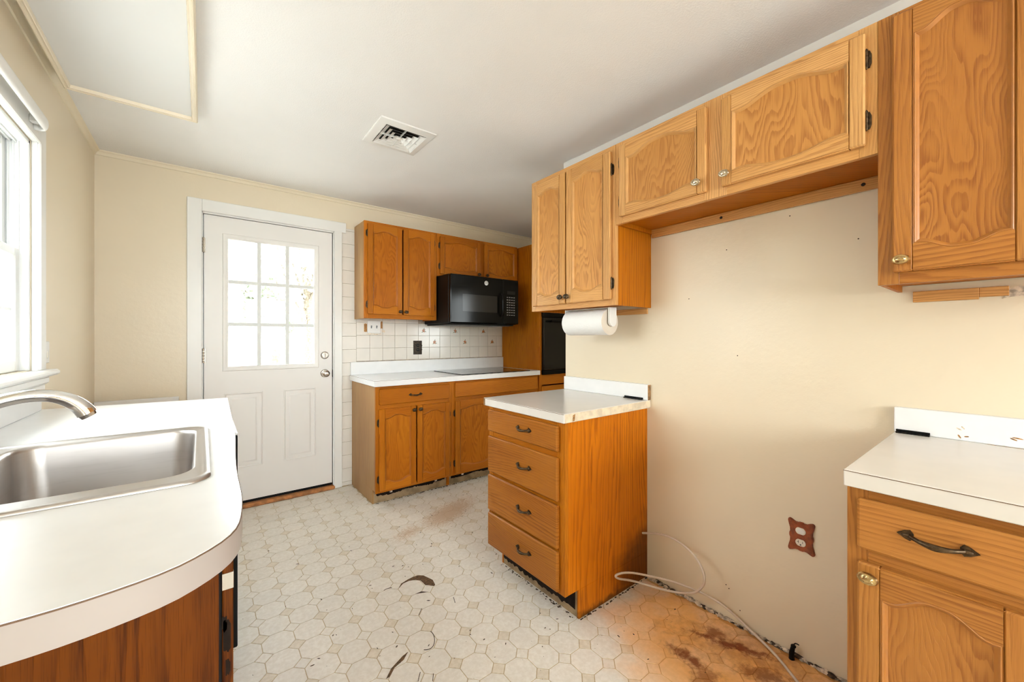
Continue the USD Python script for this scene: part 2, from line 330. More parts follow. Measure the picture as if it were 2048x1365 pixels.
def loft(P, profile):
    """Bead along a closed polygon P (n x 2, counter-clockwise): profile = (inward offset, depth) pairs."""
    P = np.asarray(P); n = len(P); e = np.roll(P, -1, 0) - P; e /= np.linalg.norm(e, axis=1, keepdims=True)
    nr = np.c_[-e[:, 1], e[:, 0]]; b = nr + np.roll(nr, 1, 0); b /= np.linalg.norm(b, axis=1, keepdims=True); b /= np.maximum((b * nr).sum(1, keepdims=True), 0.5)
    V = np.concatenate([np.c_[P[:, 0] + b[:, 0] * o, np.full(n, d), P[:, 1] + b[:, 1] * o] for o, d in profile]); f = []
    for i in range(len(profile) - 1):
        for j in range(n):
            k = (j + 1) % n; A, B, C, D = i * n + j, i * n + k, (i + 1) * n + k, (i + 1) * n + j
            f += [(A, C, B), (A, D, C)]
    m = trimesh.Trimesh(V, f, process=False)
    if (m.face_normals[:, 1] * m.area_faces).sum() < 0: m.invert()
    return m

# ------------------------------------------------------------------ cabinet hardware
def knob(parent, F, a, z, d, mat='bronze', round_=False):
    w, h = (0.0145, 0.0145) if round_ else (0.0185, 0.0135)
    R, T = np.linspace(0, 1, 9), np.linspace(0, 2 * np.pi, 41)[:-1]
    v, f = [], []
    for r in R:
        for t in T:
            fl = 0.5 + 0.10 * math.cos(5 * t)
            hgt = 0.0055 * (1 - r ** 2) + (0.0022 if r < fl else 0.0) + (0.0012 if r > 0.82 else 0.0)
            v.append((a + w * r * math.cos(t), d + 0.017 + hgt - (0.004 if r >= 1 else 0), z + h * r * math.sin(t)))
    n = len(T)
    for i in range(len(R) - 1):
        for j in range(n):
            k = (j + 1) % n; f += [(i * n + j, (i + 1) * n + k, i * n + k), (i * n + j, (i + 1) * n + j, (i + 1) * n + k)]
    top = trimesh.Trimesh(v, f, process=False)
    if (top.face_normals[:, 1] * top.area_faces).sum() < 0: top.invert()
    body = along(lathe([(0, 0), (0.008, 0), (0.006, 0.004), (0.005, 0.010), (0.011, 0.0155), (0.0001, 0.018)], 16), 'd', (a, d, z))
    return obj('knob', F([body, top]), mat, parent, smooth=35)
def pull(parent, F, a, z, d, L=0.105, mat='bronze'):
    s = np.linspace(-1, 1, 25); P = np.c_[a + s * L * 0.36, d + 0.019 * (1 - np.abs(s) ** 2.6) + 0.004, z - 0.004 + 0 * s + 0.004 * np.abs(s)]
    ms = [tube(P, 0.0042 + 0.0022 * np.exp(-(s * 2.2) ** 2), 10)]
    for sg in (-1, 1):
        leaf = Polygon([(a + sg * L * 0.30, z - 0.004), (a + sg * L * 0.35, z - 0.011), (a + sg * L * 0.43, z - 0.008), (a + sg * L * 0.54, z), (a + sg * L * 0.43, z + 0.009), (a + sg * L * 0.35, z + 0.012), (a + sg * L * 0.30, z + 0.005)])
        ms += [cham(leaf if leaf.exterior.is_ccw else Polygon(leaf.exterior.coords[::-1]), d, d + 0.005, 0.002), ell((a + sg * L * 0.38, d + 0.005, z), (0.010, 0.004, 0.005), 1)]
    return obj('pull', F(ms), mat, parent, smooth=40)
def hinge(parent, F, a, z, side, d=0.0, L=0.062):
    """side +1: the plate lies on the frame at higher a; -1: at lower a."""
    plate = [(a, z - L * .34), (a + side * .008, z - L * .40), (a + side * .012, z - L * .22), (a + side * .012, z + L * .22), (a + side * .008, z + L * .40), (a, z + L * .34)]
    P = Polygon(plate); P = P if P.exterior.is_ccw else Polygon(plate[::-1])
    bar = lathe([(0, -L / 2), (.0018, -L / 2 + .002), (.0042, -L * .38), (.0042, -L * .13), (.0034, -L * .12), (.0042, -L * .11), (.0042, L * .11), (.0034, L * .12), (.0042, L * .13), (.0042, L * .38), (.0018, L / 2 - .002), (0, L / 2)], 12)
    bar = trimesh.Trimesh(bar.vertices + np.array((a + side * .002, d + .0075, z)), bar.faces, process=False)
    return obj('hinge', F([ext(P, d, d + .003), bar]), 'bronze', parent)

def arch_pts(a0, a1, z, amp, up=True, n=26):
    t = np.linspace(0, 1, n); s = np.abs(2 * t - 1)
    q = np.clip((0.80 - s) / 0.66, 0, 1); h = amp * (q * q * (3 - 2 * q)) ** 0.8
    return np.c_[a0 + (a1 - a0) * t, z + (h if up else -h)]
def door(cab, F, a0, a1, z0, z1, st=0.042, rt=0.066, rb=0.066, amp=0.024, amp_b=None, knob_at=None, hinge_side=0, hz=None, tone='oak', knob_mat='bronze', d0=0.0):
    th = 0.019; amp_b = amp if amp_b is None else amp_b
    o0, o1 = a0 + st, a1 - st; zb, zt = z0 + rb, z1 - rt
    top = arch_pts(o0, o1, zt, amp); bot = arch_pts(o0, o1, zb, amp_b, False)
    dr = obj('door', F(cb(o0 - .004, o1 + .004, d0 + .004, d0 + th - .0085, zb - amp_b - .004, zt + amp + .004, 0)), tone + '_panel', cab)
    obj('stile', F(cb(a0, o0, d0 + .001, d0 + th, z0, z1, .0035)), tone + '_v', dr); obj('stile', F(cb(o1, a1, d0 + .001, d0 + th, z0, z1, .0035)), tone + '_v', dr)
    tp = Polygon(np.vstack([top, [(o1, z1 - .0035), (o0, z1 - .0035)]])); bp = Polygon(np.vstack([bot[::-1], [(o0, z0 + .0035), (o1, z0 + .0035)]]))
    obj('rail', F([ext(tp, d0 + .001, d0 + th), cb(o0, o1, d0 + .001, d0 + th - .0035, z1 - .006, z1, 0)]), tone + '_h', dr, smooth=20)
    obj('rail', F([ext(bp, d0 + .001, d0 + th), cb(o0, o1, d0 + .001, d0 + th - .0035, z0, z0 + .006, 0)]), tone + '_h', dr, smooth=20)
    P = np.vstack([bot, top[::-1]])
    obj('panel_moulding', F(loft(P, [(0, d0 + th), (.0012, d0 + th - .001), (.003, d0 + th + .0004), (.0055, d0 + th - .0005), (.007, d0 + th - .004), (.0105, d0 + th - .0075), (.0115, d0 + th - .0086)])), tone + '_bead', dr, smooth=50)
    if knob_at: knob(dr, F, knob_at[0], knob_at[1], d0 + th, knob_mat)
    if hinge_side:
        ha = a1 if hinge_side > 0 else a0
        for h in (hz or (z0 + .075, z1 - .075)): hinge(dr, F, ha, h, hinge_side, d0 + .0005)
    return dr
def drawer(cab, F, a0, a1, z0, z1, tone='oak', pull_at=None, name='drawer', L=0.105):
    dr = obj(name, F(cb(a0, a1, .001, .020, z0, z1, .005)), tone + '_h', cab)
    if pull_at: pull(dr, F, pull_at[0], pull_at[1], .020, L)
    return dr
def frame(cab, F, a0, a1, z0, z1, stiles, rails, tone, th=.019):
    """Face frame: stiles = (a, a) spans over the full height, rails = (a, a, z, z)."""
    for s0, s1 in stiles: obj('frame_stile', F(cb(s0, s1, -th, 0, z0, z1, .0008)), tone + '_v', cab)
    for r in rails: obj('frame_rail', F(cb(r[0], r[1], -th, -.0003, r[2], r[3], .0008)), tone + '_h', cab)

# ================================================================== ROOM
XL, XR, YB, YR, ZC = -0.515, 1.797, 3.438, -2.55, 2.357
XF = 3.95                                  # far wall of the room beyond the stub wall
WALL_END = 1.757
def wallbox(*b): return trimesh.creation.box(bounds=[(b[0], b[2], b[4]), (b[1], b[3], b[5])])
def panels(axis, fixed, a0, a1, z0, z1, hole):
    """A wall slab with one rectangular hole as four boxes. axis 'x': slab spans fixed=(x0,x1), a along y."""
    h = hole; parts = [(a0, h[0], z0, z1), (h[1], a1, z0, z1), (h[0], h[1], z0, h[2]), (h[0], h[1], h[3], z1)]
    out = []
    for p in parts:
        if p[1] - p[0] > 1e-6 and p[3] - p[2] > 1e-6:
            out.append(wallbox(fixed[0], fixed[1], p[0], p[1], p[2], p[3]) if axis == 'x' else wallbox(p[0], p[1], fixed[0], fixed[1], p[2], p[3]))
    return out
WIN = (1.30, 2.315, 1.095, 1.968); DOOR = (0.0, 0.838, 0.0, 2.078); FILL_RWIN = (-0.15, 1.45, 0.95, 2.05)
floor = obj('floor', wallbox(XL - .15, XF + .15, YR - .15, YB + .15, -.08, -.0012), 'vinyl_joint', smooth=False, kind='structure', label='cream vinyl floor in an octagon and dot pattern, rust stained by the right wall')
def ceil_z(x, y):
    st = lambda t: np.clip(t, 0, 1) ** 2 * (3 - 2 * np.clip(t, 0, 1))
    return ZC - .047 * st((np.asarray(x) - 1.0) / .72) * st((2.05 - np.asarray(y)) / .45)
gx, gy = np.r_[np.linspace(XL - .15, .9, 12), np.linspace(.95, 2.0, 22), np.linspace(2.1, XF + .15, 8)], np.r_[np.linspace(YR - .15, 1.4, 14), np.linspace(1.45, 2.2, 18), np.linspace(2.3, YB + .15, 8)]
GX, GY = np.meshgrid(gx, gy, indexing='ij'); nx, ny = GX.shape; I = np.arange(nx * ny).reshape(nx, ny)
q = np.stack([I[:-1, :-1], I[:-1, 1:], I[1:, 1:], I[1:, :-1]], -1).reshape(-1, 4)
cv = np.c_[GX.ravel(), GY.ravel(), ceil_z(GX, GY).ravel()]
ceiling = obj('ceiling', [trimesh.Trimesh(cv, np.vstack([q[:, [0, 1, 2]], q[:, [0, 2, 3]]]), process=False), wallbox(XL - .15, XF + .15, YR - .15, YB + .15, ZC + .002, ZC + .1)], 'ceiling', smooth=40, kind='structure', label='white ceiling sagging a little above the right cabinets')
wl = obj('wall_left', panels('x', (XL - .15, XL), YR - .15, YB + .15, 0, ZC, WIN), 'wall', smooth=False, kind='structure', label='cream wall with the window over the sink')
wb = obj('wall_back', panels('y', (YB, YB + .15), XL, XF, 0, ZC, DOOR), 'wall', smooth=False, kind='structure', label='cream wall around the white glazed door')
wr = obj('wall_right', wallbox(XR, XR + .12, YR, WALL_END, 0, ZC), 'wall', smooth=False, kind='structure', label='glossy cream stub wall behind the missing refrigerator')
obj('wall_rear', panels('y', (YR - .15, YR), XL, XF, 0, ZC, FILL_RWIN), 'wall', smooth=False, kind='structure', label='cream wall behind the camera')
FILL_FWIN = (-2.0, -.5, .9, 2.1)
obj('wall_far', panels('x', (XF, XF + .15), YR, YB, 0, ZC, FILL_FWIN), 'wall', smooth=False, kind='structure', label='cream wall of the room beyond')

# --- crown moulding
def crown(pts_fn, length0, length1):
    prof = [(0, 0), (.026, 0), (.024, -.006), (.016, -.010), (.010, -.018), (.006, -.026), (0, -.028)]
    V, f = [], []; n = len(prof)
    for s in (length0, length1): V += [pts_fn(s, o, h) for o, h in prof]
    for j in range(n):
        k = (j + 1) % n; f += [(j, k, n + k), (j, n + k, n + j)]
    m = trimesh.Trimesh(V, f, process=False); m.fix_normals(); return m
obj('trim_1', crown(lambda s, o, h: (s, YB - o, ZC + h), XL, XF), 'crown', smooth=40, kind='structure', label='cream crown moulding over the door wall')
obj('trim_2', crown(lambda s, o, h: (XL + o, s, ZC + h), YR, YB), 'crown', smooth=40, kind='structure', label='cream crown moulding over the window wall')
obj('trim_3', cb(XR - .020, XR, YR, WALL_END, 2.270, 2.316, .003), 'white', smooth=40, kind='structure', label='white ceiling trim seen above the right cabinets')

# --- floor pattern: octagons and dots of the embossed vinyl sheet, each its own piece
PX, PY, OX, OY = 0.1128, 0.1175, 0.0715, 0.127
def prism(pts, z0, z1, b=.0006):
    P = np.array(pts); n = len(P); c = P.mean(0); Q = c + (P - c) * (1 - b / np.linalg.norm(P - c, axis=1).mean())
    V = np.vstack([np.c_[P, np.full(n, z0)], np.c_[Q, np.full(n, z1)]]); f = []
    for j in range(n):
        k = (j + 1) % n; f += [(j, k, n + k), (j, n + k, n + j)]
    f += [(n, n + j, n + j + 1) for j in range(1, n - 1)]
    return trimesh.Trimesh(V, f, process=False)
def project(x, y, z):
    c, s = math.cos(math.radians(YAW)), math.sin(math.radians(YAW)); X = x * c - y * s; D = x * s + y * c
    return (1024 + FOC * X / D, CY - FOC * (z - CAMH) / D, D) if D > 0.05 else (-1e4, 0, D)
def hidden(x, y):
    """floor covered by cabinets, so no piece is needed there"""
    return (x > 1.30 and 1.19 < y < 1.735 and x < 1.79) or (x > 1.30 and y < .25 and x < 1.79) or (.99 < x < XF and y > 2.93) or (x < .03 and .87 < y < 2.3) or (XR < x < XR + .12 and y < WALL_END) or x > XF or x < XL or y > YB - .005 or y < YR
GAP = 0.0013; c8 = 0.031
def octagon(cx, cy):
    h, w = PX / 2 - GAP, PY / 2 - GAP; e = c8 - GAP * .4
    return [(cx + a, cy + b) for a, b in ((h, -w + e), (h, w - e), (h - e, w), (-h + e, w), (-h, w - e), (-h, -w + e), (-h + e, -w), (h - e, -w))]
def dot(cx, cy):
    r = c8 - GAP * 1.5; return [(cx + r, cy), (cx, cy + r), (cx - r, cy), (cx, cy - r)]
def behind(x, y):
    """whether the drawer unit, the right base unit or the peninsula stands between the camera and this floor point"""
    o, d = np.array([0, 0, CAMH]), np.array([x, y, -CAMH])
    for b0, b1 in (((1.19, 1.19, .13), (1.79, 1.72, .90)), ((1.19, -.34, .13), (1.79, .24, .91)), ((-.5, .70, 0), (.045, 2.28, .93)), ((1.80, -2, 0), (1.92, 1.75, 2.3))):
        with np.errstate(divide='ignore', invalid='ignore'):
            t0, t1 = (np.array(b0) - o) / d, (np.array(b1) - o) / d
        lo, hi = np.minimum(t0, t1).max(), np.maximum(t0, t1).min()
        if lo < hi and hi > 0 and lo < 1: return True
    return False
octs, dots = [], []
for i in range(-26, 36):
    for j in range(-24, 30):
        x, y = OX + i * PX, OY + j * PY
        for lst, (px, py), fn in ((dots, (x, y), dot), (octs, (x + PX / 2, y + PY / 2), octagon)):
            if hidden(px, py): continue
            u, v, D = project(px, py, 0)
            vis = D > 0.3 and -60 < u < 2110 and v < 1440 and not behind(px, py)
            # behind the peninsula, the drawer unit or the right base unit
            lst.append((vis, D, px, py, (i + j) % 2, fn))
torn = (0.842, 1.858)
for lst, nm in ((octs, 'octagon_tile'), (dots, 'dot_tile')):
    order = sorted(lst, key=lambda t: (not t[0], t[1])); near, rest = order[:300], order[300:]
    for vis, D, px, py, par, fn in near:
        par = 1 - par if nm == 'dot_tile' else 0
        obj(nm, prism(fn(px, py), -.0016, 0 + RNG.uniform(-.0002, .0002)), 'vinyl_accent' if par else 'vinyl', floor, smooth=False)
    for par, mt in ((0, 'vinyl'), (1, 'vinyl_accent')):
        ms = [prism(fn(px, py), -.0016, 0) for vis, D, px, py, q, fn in rest if (1 - q if nm == 'dot_tile' else 0) == par]
        if ms: obj(nm + ('_field' if not par else '_accent_field'), ms, mt, floor, smooth=False, kind='stuff')
# torn places in the sheet, bare subfloor showing
def flat(pts, z, t=.0012): 
    P = Polygon(pts); m = trimesh.creation.extrude_polygon(P if P.is_valid else P.buffer(0), t, engine='earcut'); m.apply_translation((0, 0, z)); return m

# ================================================================== DOOR
d1 = path_for('door_1', '/World'); UsdGeom.Xform.Define(stage, d1)
tag(d1, 'white half glazed exterior door with nine panes', None, kind='structure')
Fd = FACE('y-', YB + .045)
LA0, LA1, LZ0, LZ1 = 0.008, 0.830, 0.048, 2.072
GA0, GA1, GZ0, GZ1 = 0.146, 0.695, 1.018, 1.922
leaf = Polygon([(LA0, LZ0), (LA1, LZ0), (LA1, LZ1), (LA0, LZ1)], [[(GA0 - .015, GZ0 - .015), (GA0 - .015, GZ1 + .015), (GA1 + .015, GZ1 + .015), (GA1 + .015, GZ0 - .015)]])
obj('door_leaf', Fd(ext(leaf, 0, .040)), 'door_paint', d1, smooth=False)
def ring(a0, a1, z0, z1, prof): return loft(np.array([(a0, z0), (a1, z0), (a1, z1), (a0, z1)]), prof)
obj('lite_frame', Fd(ring(GA0 - .036, GA1 + .036, GZ0 - .032, GZ1 + .034, [(0, .040), (.003, .046), (.012, .048), (.020, .044), (.028, .043), (.034, .036), (.036, .020), (.036, .012)])), 'door_paint', d1, smooth=50)
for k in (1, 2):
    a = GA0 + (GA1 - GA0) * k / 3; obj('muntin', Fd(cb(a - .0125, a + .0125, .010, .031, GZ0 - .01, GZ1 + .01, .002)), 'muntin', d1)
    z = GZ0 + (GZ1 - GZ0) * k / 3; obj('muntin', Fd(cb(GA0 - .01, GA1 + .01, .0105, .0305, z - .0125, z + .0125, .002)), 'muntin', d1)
for i in range(3):
    for j in range(3):
        a, b = GA0 + (GA1 - GA0) * i / 3, GA0 + (GA1 - GA0) * (i + 1) / 3; z, w = GZ0 + (GZ1 - GZ0) * j / 3, GZ0 + (GZ1 - GZ0) * (j + 1) / 3
        obj('pane', Fd(cb(a - .005 * (i == 0), b + .005 * (i == 2), .0165, .0195, z - .005 * (j == 0), w + .005 * (j == 2), 0)), 'pane', d1, smooth=False)
for a0, a1 in ((0.118, 0.352), (0.485, 0.709)):
    p = obj('raised_panel', Fd([ring(a0, a1, .288, .829, [(0, .0395), (.001, .0425), (.006, .0445), (.012, .0415), (.016, .036), (.021, .035), (.026, .0355), (.046, .0445), (.048, .0448)]),
                               cb(a0 + .047, a1 - .047, .030, .0448, .288 + .047, .829 - .047, 0)]), 'door_paint', d1, smooth=35)
kn = [along(lathe([(0, 0), (.032, 0), (.032, .004), (.027, .009), (.013, .012), (.012, .028), (.022, .033), (.028, .044), (.026, .055), (.016, .062), (.014, .060), (.010, .061), (0, .062)], 32), 'd', (.775, .040, .938))]
obj('door_knob', Fd(kn), 'nickel', d1, label='round satin nickel door knob')
db = obj('deadbolt', Fd([along(lathe([(0, 0), (.031, 0), (.030, .006), (.025, .012), (.021, .013), (.020, .0115), (0, .0115)], 32), 'd', (.775, .040, 1.083))]), 'nickel', d1, label='round deadbolt with thumb turn')
obj('thumb_turn', Fd(cb(.772, .778, .050, .070, 1.066, 1.100, .002)), 'nickel', db)
for z in (1.859, 1.099, 0.27):
    obj('hinge', Fd([cb(-.006, .016, .036, .043, z - .05, z + .05, .001)] + [along(lathe([(0, q), (.0065, q + .001), (.0065, q + .017), (0, q + .018)], 12), 'z', (.004, .050, z - .05)) for q in (0, .0205, .041, .0615, .082)]), 'hinge_steel', d1, label='satin steel butt hinge')
obj('latch_strike', Fd(cb(.8315, .836, .030, .043, .905, .965, .001)), 'slot', d1)
obj('door_sweep', Fd(cb(LA0, LA1, -.002, .041, .030, .049, .002)), 'black_matte', d1, label='dark door sweep')
obj('threshold', [cb(-.01, .846, YB - .035, YB + .15, 0.0, .028, .008)], 'threshold', d1, label='worn orange wood threshold')
# jamb and casing
t4 = path_for('trim_4', '/World'); UsdGeom.Xform.Define(stage, t4); tag(t4, 'white flat casing around the exterior door', kind='structure')
obj('jamb', [cb(-.02, .002, YB - .002, YB + .15, 0, 2.10, .001)], 'white', t4); obj('jamb', [cb(.836, .858, YB - .002, YB + .15, 0, 2.10, .001)], 'white', t4)
obj('jamb', [cb(-.02, .858, YB - .002, YB + .15, 2.076, 2.10, .001)], 'white', t4)
obj('door_stop', [cb(-.001, .020, YB + .0465, YB + .075, .03, 2.077, .001), cb(.818, .837, YB + .0465, YB + .075, .03, 2.077, .001), cb(.0, .837, YB + .0467, YB + .075, 2.060, 2.077, .001)], 'white', t4)
obj('casing', cb(-.083, -.004, YB - .018, YB, 0, 2.168, .003), 'white', t4); obj('casing', cb(.842, .903, YB - .018, YB, 0, 2.10, .003), 'white', t4)
obj('casing', cb(-.004, .934, YB - .0185, YB, 2.086, 2.168, .003), 'white', t4)

# ================================================================== WINDOW over the sink
w1 = path_for('window_1', '/World'); UsdGeom.Xform.Define(stage, w1); tag(w1, 'white double hung window over the sink', kind='structure')
y0, y1, z0, z1 = WIN
def wb_(nm, *b, mat='vinyl_white', bev=.003, **k): return obj(nm, cb(*b, bev), mat, w1, **k)
for (a, b) in ((y0 - .095, y0), (y1, y1 + .095)): wb_('casing', XL - .001, XL + .020, a, b, z0 - .005, z1 + .083, mat='white', bev=.004)
wb_('casing', XL - .001, XL + .0205, y0, y1, z1, z1 + .083, mat='white', bev=.004)
for (a, b) in ((y0 - .012, y0 + .004), (y1 - .004, y1 + .012)): wb_('casing_bead', XL + .018, XL + .027, a, b, z0, z1, mat='white', bev=.004)
wb_('casing_bead', XL + .018, XL + .027, y0, y1, z1 - .004, z1 + .012, mat='white', bev=.004)
wb_('stool', XL - .10, XL + .052, y0 - .13, y1 + .13, z0 - .026, z0 - .002, mat='white', bev=.008)
wb_('apron', XL, XL + .028, y0 - .10, y1 + .10, z0 - .060, z0 - .026, mat='white', bev=.008); wb_('apron', XL, XL + .017, y0 - .095, y1 + .095, z0 - .085, z0 - .06, mat='white', bev=.004)
for a, b, sg in ((y0, y0 + .018, 1), (y1 - .018, y1, -1)):
    wb_('jamb_liner', XL - .15, XL - .001, a, b, z0, z1)
    e = b if sg > 0 else a
    for q in range(4): wb_('jamb_ridge', XL - .030 - q * .012, XL - .024 - q * .012, e - .003 if sg > 0 else e - .006, e + .006 if sg > 0 else e + .003, z0, z1, bev=.002)
wb_('head_jamb', XL - .15, XL - .001, y0, y1, z1 - .015, z1)
for q in range(3): wb_('jamb_ridge', XL - .035 - q * .014, XL - .029 - q * .014, y0, y1, z1 - .022, z1 - .012, bev=.002)
def sash(nm, xf, za, zb):
    ya, yb = y0 + .019, y1 - .019
    s = obj(nm, [cb(xf - .028, xf, ya, ya + .040, za, zb, .004), cb(xf - .028, xf, yb - .040, yb, za, zb, .004), cb(xf - .028, xf, ya + .04, yb - .04, za, za + .045, .004), cb(xf - .028, xf, ya + .04, yb - .04, zb - .036, zb, .004)], 'vinyl_white', w1)
    ym = (ya + yb) / 2
    for k in (1, 2): yy = ya + .04 + (yb - ya - .08) * k / 3; obj('muntin', cb(xf - .019, xf - .009, yy - .007, yy + .007, za + .045, zb - .036, .002), 'vinyl_white', s)
    zz = (za + zb) / 2; obj('muntin', cb(xf - .0185, xf - .0095, ya + .04, yb - .04, zz - .007, zz + .007, .002), 'vinyl_white', s)
    obj('pane', cb(xf - .0155, xf - .0125, ya + .038, yb - .038, za + .043, zb - .034, 0), 'pane', s, smooth=False)
sash('lower_sash', XL - .024, z0, 1.552); sash('upper_sash', XL - .056, 1.516, z1 - .016)
obj('sash_lock', [cb(XL - .05, XL - .02, 1.78, 1.83, 1.552, 1.566, .004)], 'plastic', w1)
wb_('sill', XL - .17, XL - .052, y0, y1, z0 - .03, z0 + .004)
# added rear window behind the camera, unseen, there to let in fill light
w2 = path_for('window_2', '/World'); UsdGeom.Xform.Define(stage, w2); tag(w2, 'added white window in the wall behind the camera, unseen, for fill light', kind='structure')
a0, a1, b0, b1 = FILL_RWIN
obj('casing', [cb(a0 - .08, a0, YR, YR + .02, b0 - .08, b1 + .08, .003), cb(a1, a1 + .08, YR, YR + .02, b0 - .08, b1 + .08, .003), cb(a0, a1, YR, YR + .02, b1, b1 + .08, .003), cb(a0, a1, YR, YR + .02, b0 - .08, b0, .003)], 'white', w2)
am = (a0 + a1) / 2; obj('sash', [cb(am - .03, am + .03, YR - .08, YR - .03, b0, b1, .003), cb(a0, a0 + .04, YR - .08, YR - .03, b0, b1, .003), cb(a1 - .04, a1, YR - .08, YR - .03, b0, b1, .003), cb(a0, a1, YR - .079, YR - .031, b0, b0 + .04, .003), cb(a0, a1, YR - .079, YR - .031, b1 - .04, b1, .003), cb(a0, a1, YR - .079, YR - .031, 1.48, 1.52, .003)], 'white', w2)
obj('pane', cb(a0 + .03, a1 - .03, YR - .057, YR - .053, b0 + .03, b1 - .03, 0), 'pane', w2, smooth=False)

w3 = path_for('window_3', '/World'); UsdGeom.Xform.Define(stage, w3); tag(w3, 'added white window in the far wall of the next room, unseen, for fill light', kind='structure')  # added window, out of view, so fill light reaches the ceiling and floor
a0, a1, b0, b1 = FILL_FWIN; am = (a0 + a1) / 2
obj('casing', [cb(XF - .02, XF, a0 - .08, a0, b0 - .08, b1 + .08, .003), cb(XF - .02, XF, a1, a1 + .08, b0 - .08, b1 + .08, .003), cb(XF - .02, XF, a0, a1, b1, b1 + .08, .003), cb(XF - .02, XF, a0, a1, b0 - .08, b0, .003)], 'white', w3)
obj('sash', [cb(XF + .03, XF + .08, am - .03, am + .03, b0, b1, .003), cb(XF + .03, XF + .08, a0, a0 + .04, b0, b1, .003), cb(XF + .03, XF + .08, a1 - .04, a1, b0, b1, .003), cb(XF + .031, XF + .079, a0, a1, b0, b0 + .04, .003), cb(XF + .031, XF + .079, a0, a1, b1 - .04, b1, .003)], 'white', w3)
obj('pane', cb(XF + .053, XF + .057, a0 + .03, a1 - .03, b0 + .03, b1 - .03, 0), 'pane', w3, smooth=False)

# ================================================================== WALL TILE
colx = [.9035, 1.019] + [1.019 + .1114 * k for k in range(1, 14)] + [2.544]
rowz = [.034 + 0.1092 * k for k in range(0, 20)]
TH = .006
g1 = obj('grout_bed', [cb(.9035, 1.015, YB - .003, YB, .034, 2.128, 0), cb(1.015, 2.544, YB - .003, YB, 1.0, 1.40, 0)], 'grout', wb, smooth=False)
def wtile(xa, xb, za, zb): return obj('wall_tile', cb(xa + .0011, xb - .0011, YB - TH, YB - .001, za + .0011, zb - .0011, .0012), 'tile', wb)
for k in range(len(rowz)):
    zt = rowz[k + 1] if k + 1 < len(rowz) else 2.128
    wtile(colx[0], colx[1], rowz[k], zt)
wtile(colx[0], colx[1], 0.002, rowz[0])
flowers = {(5, 0), (8, 0), (11, 0), (6, -1), (9, -1), (12, -1)}
zr = {0: (1.2442, 1.3534), -1: (1.135, 1.2442), -2: (1.0258, 1.135), 1: (1.3534, 1.40)}
FY = FACE('y-', YB - TH)
def flower(parent, x, z, k):
    rr = random.Random(k); ms = []
    for q in range(5):
        t = q * 2 * math.pi / 5 + rr.random(); ms.append(ext(affinity.rotate(affinity.translate(affinity.scale(Point(0, 0).buffer(1, 5), .0085, .0052), x + .010 * math.cos(t), z + .009 * math.sin(t)), math.degrees(t)), 0, .0005))
    obj('flower_motif', FY(ms), ['flower_petal', 'flower_blue', 'flower_petal'][k % 3], parent, smooth=False)
    ms = [ext(affinity.rotate(affinity.scale(Point(x + dx, z + dz).buffer(1, 4), .010, .0035), an), 0, .0004) for dx, dz, an in ((-.014, -.012, 40), (.015, -.008, -30), (.002, .018, 80))]
    obj('leaf_motif', FY(ms), 'flower_leaf', parent, smooth=False)
for i in range(1, len(colx) - 1):
    for r in (-2, -1, 0, 1):
        za, zb_ = zr[r]
        if r == 1 and colx[i + 1] > 1.65: continue
        p = wtile(colx[i], colx[i + 1], za, zb_)
        # counted from the first full column right of the door
        if (i - 1, r) in flowers: flower(p, (colx[i] + colx[i + 1]) / 2, (za + zb_) / 2 - .008, i + r)
obj('baseboard_back', cb(XL, -.084, YB - .012, YB, 0, .09, .003), 'white', kind='structure', label='white baseboard left of the door')

# ================================================================== BACK WALL: upper cabinets
FU = FACE('y-', 3.175)
def upper_back(lbl, a0, a1, z0, z1, tone='brown'):
    c = thing('wall_cabinet', lbl, 'cabinet'); yb = YB - (TH if z0 < 1.7 else 0) - .0005
    obj('side_panel', cb(a0 + .0008, a0 + .012, 3.1942, yb, z0, z1, .0008), 'veneer_pale', c); obj('side_panel', cb(a1 - .012, a1 - .0008, 3.1942, yb, z0, z1, .0008), 'veneer', c)
    obj('top_panel', cb(a0 + .012, a1 - .012, 3.1945, yb, z1 - .013, z1 - .001, 0), 'veneer', c); obj('bottom_panel', cb(a0 + .012, a1 - .012, 3.1945, yb, z0 + .018, z0 + .030, 0), 'veneer', c)
    obj('back_panel', cb(a0 + .012, a1 - .012, yb - .006, yb, z0 + .03, z1 - .013, 0), 'veneer', c)
    return c
c = upper_back('brown oak two-door wall cabinet on the tiled wall beside the glazed door', 1.002, 1.630, 1.378, 2.150)
frame(c, FU, 1.002, 1.630, 1.378, 2.150, [(1.002, 1.032), (1.594, 1.630)], [(1.032, 1.594, 1.378, 1.420), (1.032, 1.594, 2.122, 2.150)], 'brown')
door(c, FU, 1.026, 1.309, 1.413, 2.128, amp=.02, knob_at=(1.290, 1.438), hinge_side=-1, tone='brown')
door(c, FU, 1.320, 1.604, 1.413, 2.128, amp=.02, knob_at=(1.340, 1.438), hinge_side=1, tone='brown')
c = upper_back('short brown oak wall cabinet directly above the black microwave', 1.632, 2.543, 1.772, 2.150)
frame(c, FU, 1.632, 2.543, 1.772, 2.150, [(1.632, 1.672), (2.080, 2.132), (2.520, 2.543)], [(1.672, 2.080, 1.772, 1.800), (2.132, 2.520, 1.772, 1.800), (1.672, 2.080, 2.120, 2.150), (2.132, 2.520, 2.120, 2.150)], 'brown')
door(c, FU, 1.660, 2.085, 1.792, 2.126, amp=.02, knob_at=(2.062, 1.822), hinge_side=-1, hz=(2.045, 1.862), tone='brown', rt=.052, rb=.052)
door(c, FU, 2.128, 2.533, 1.792, 2.126, amp=.02, knob_at=(2.155, 1.822), hinge_side=1, hz=(2.045, 1.862), tone='brown', rt=.052, rb=.052)

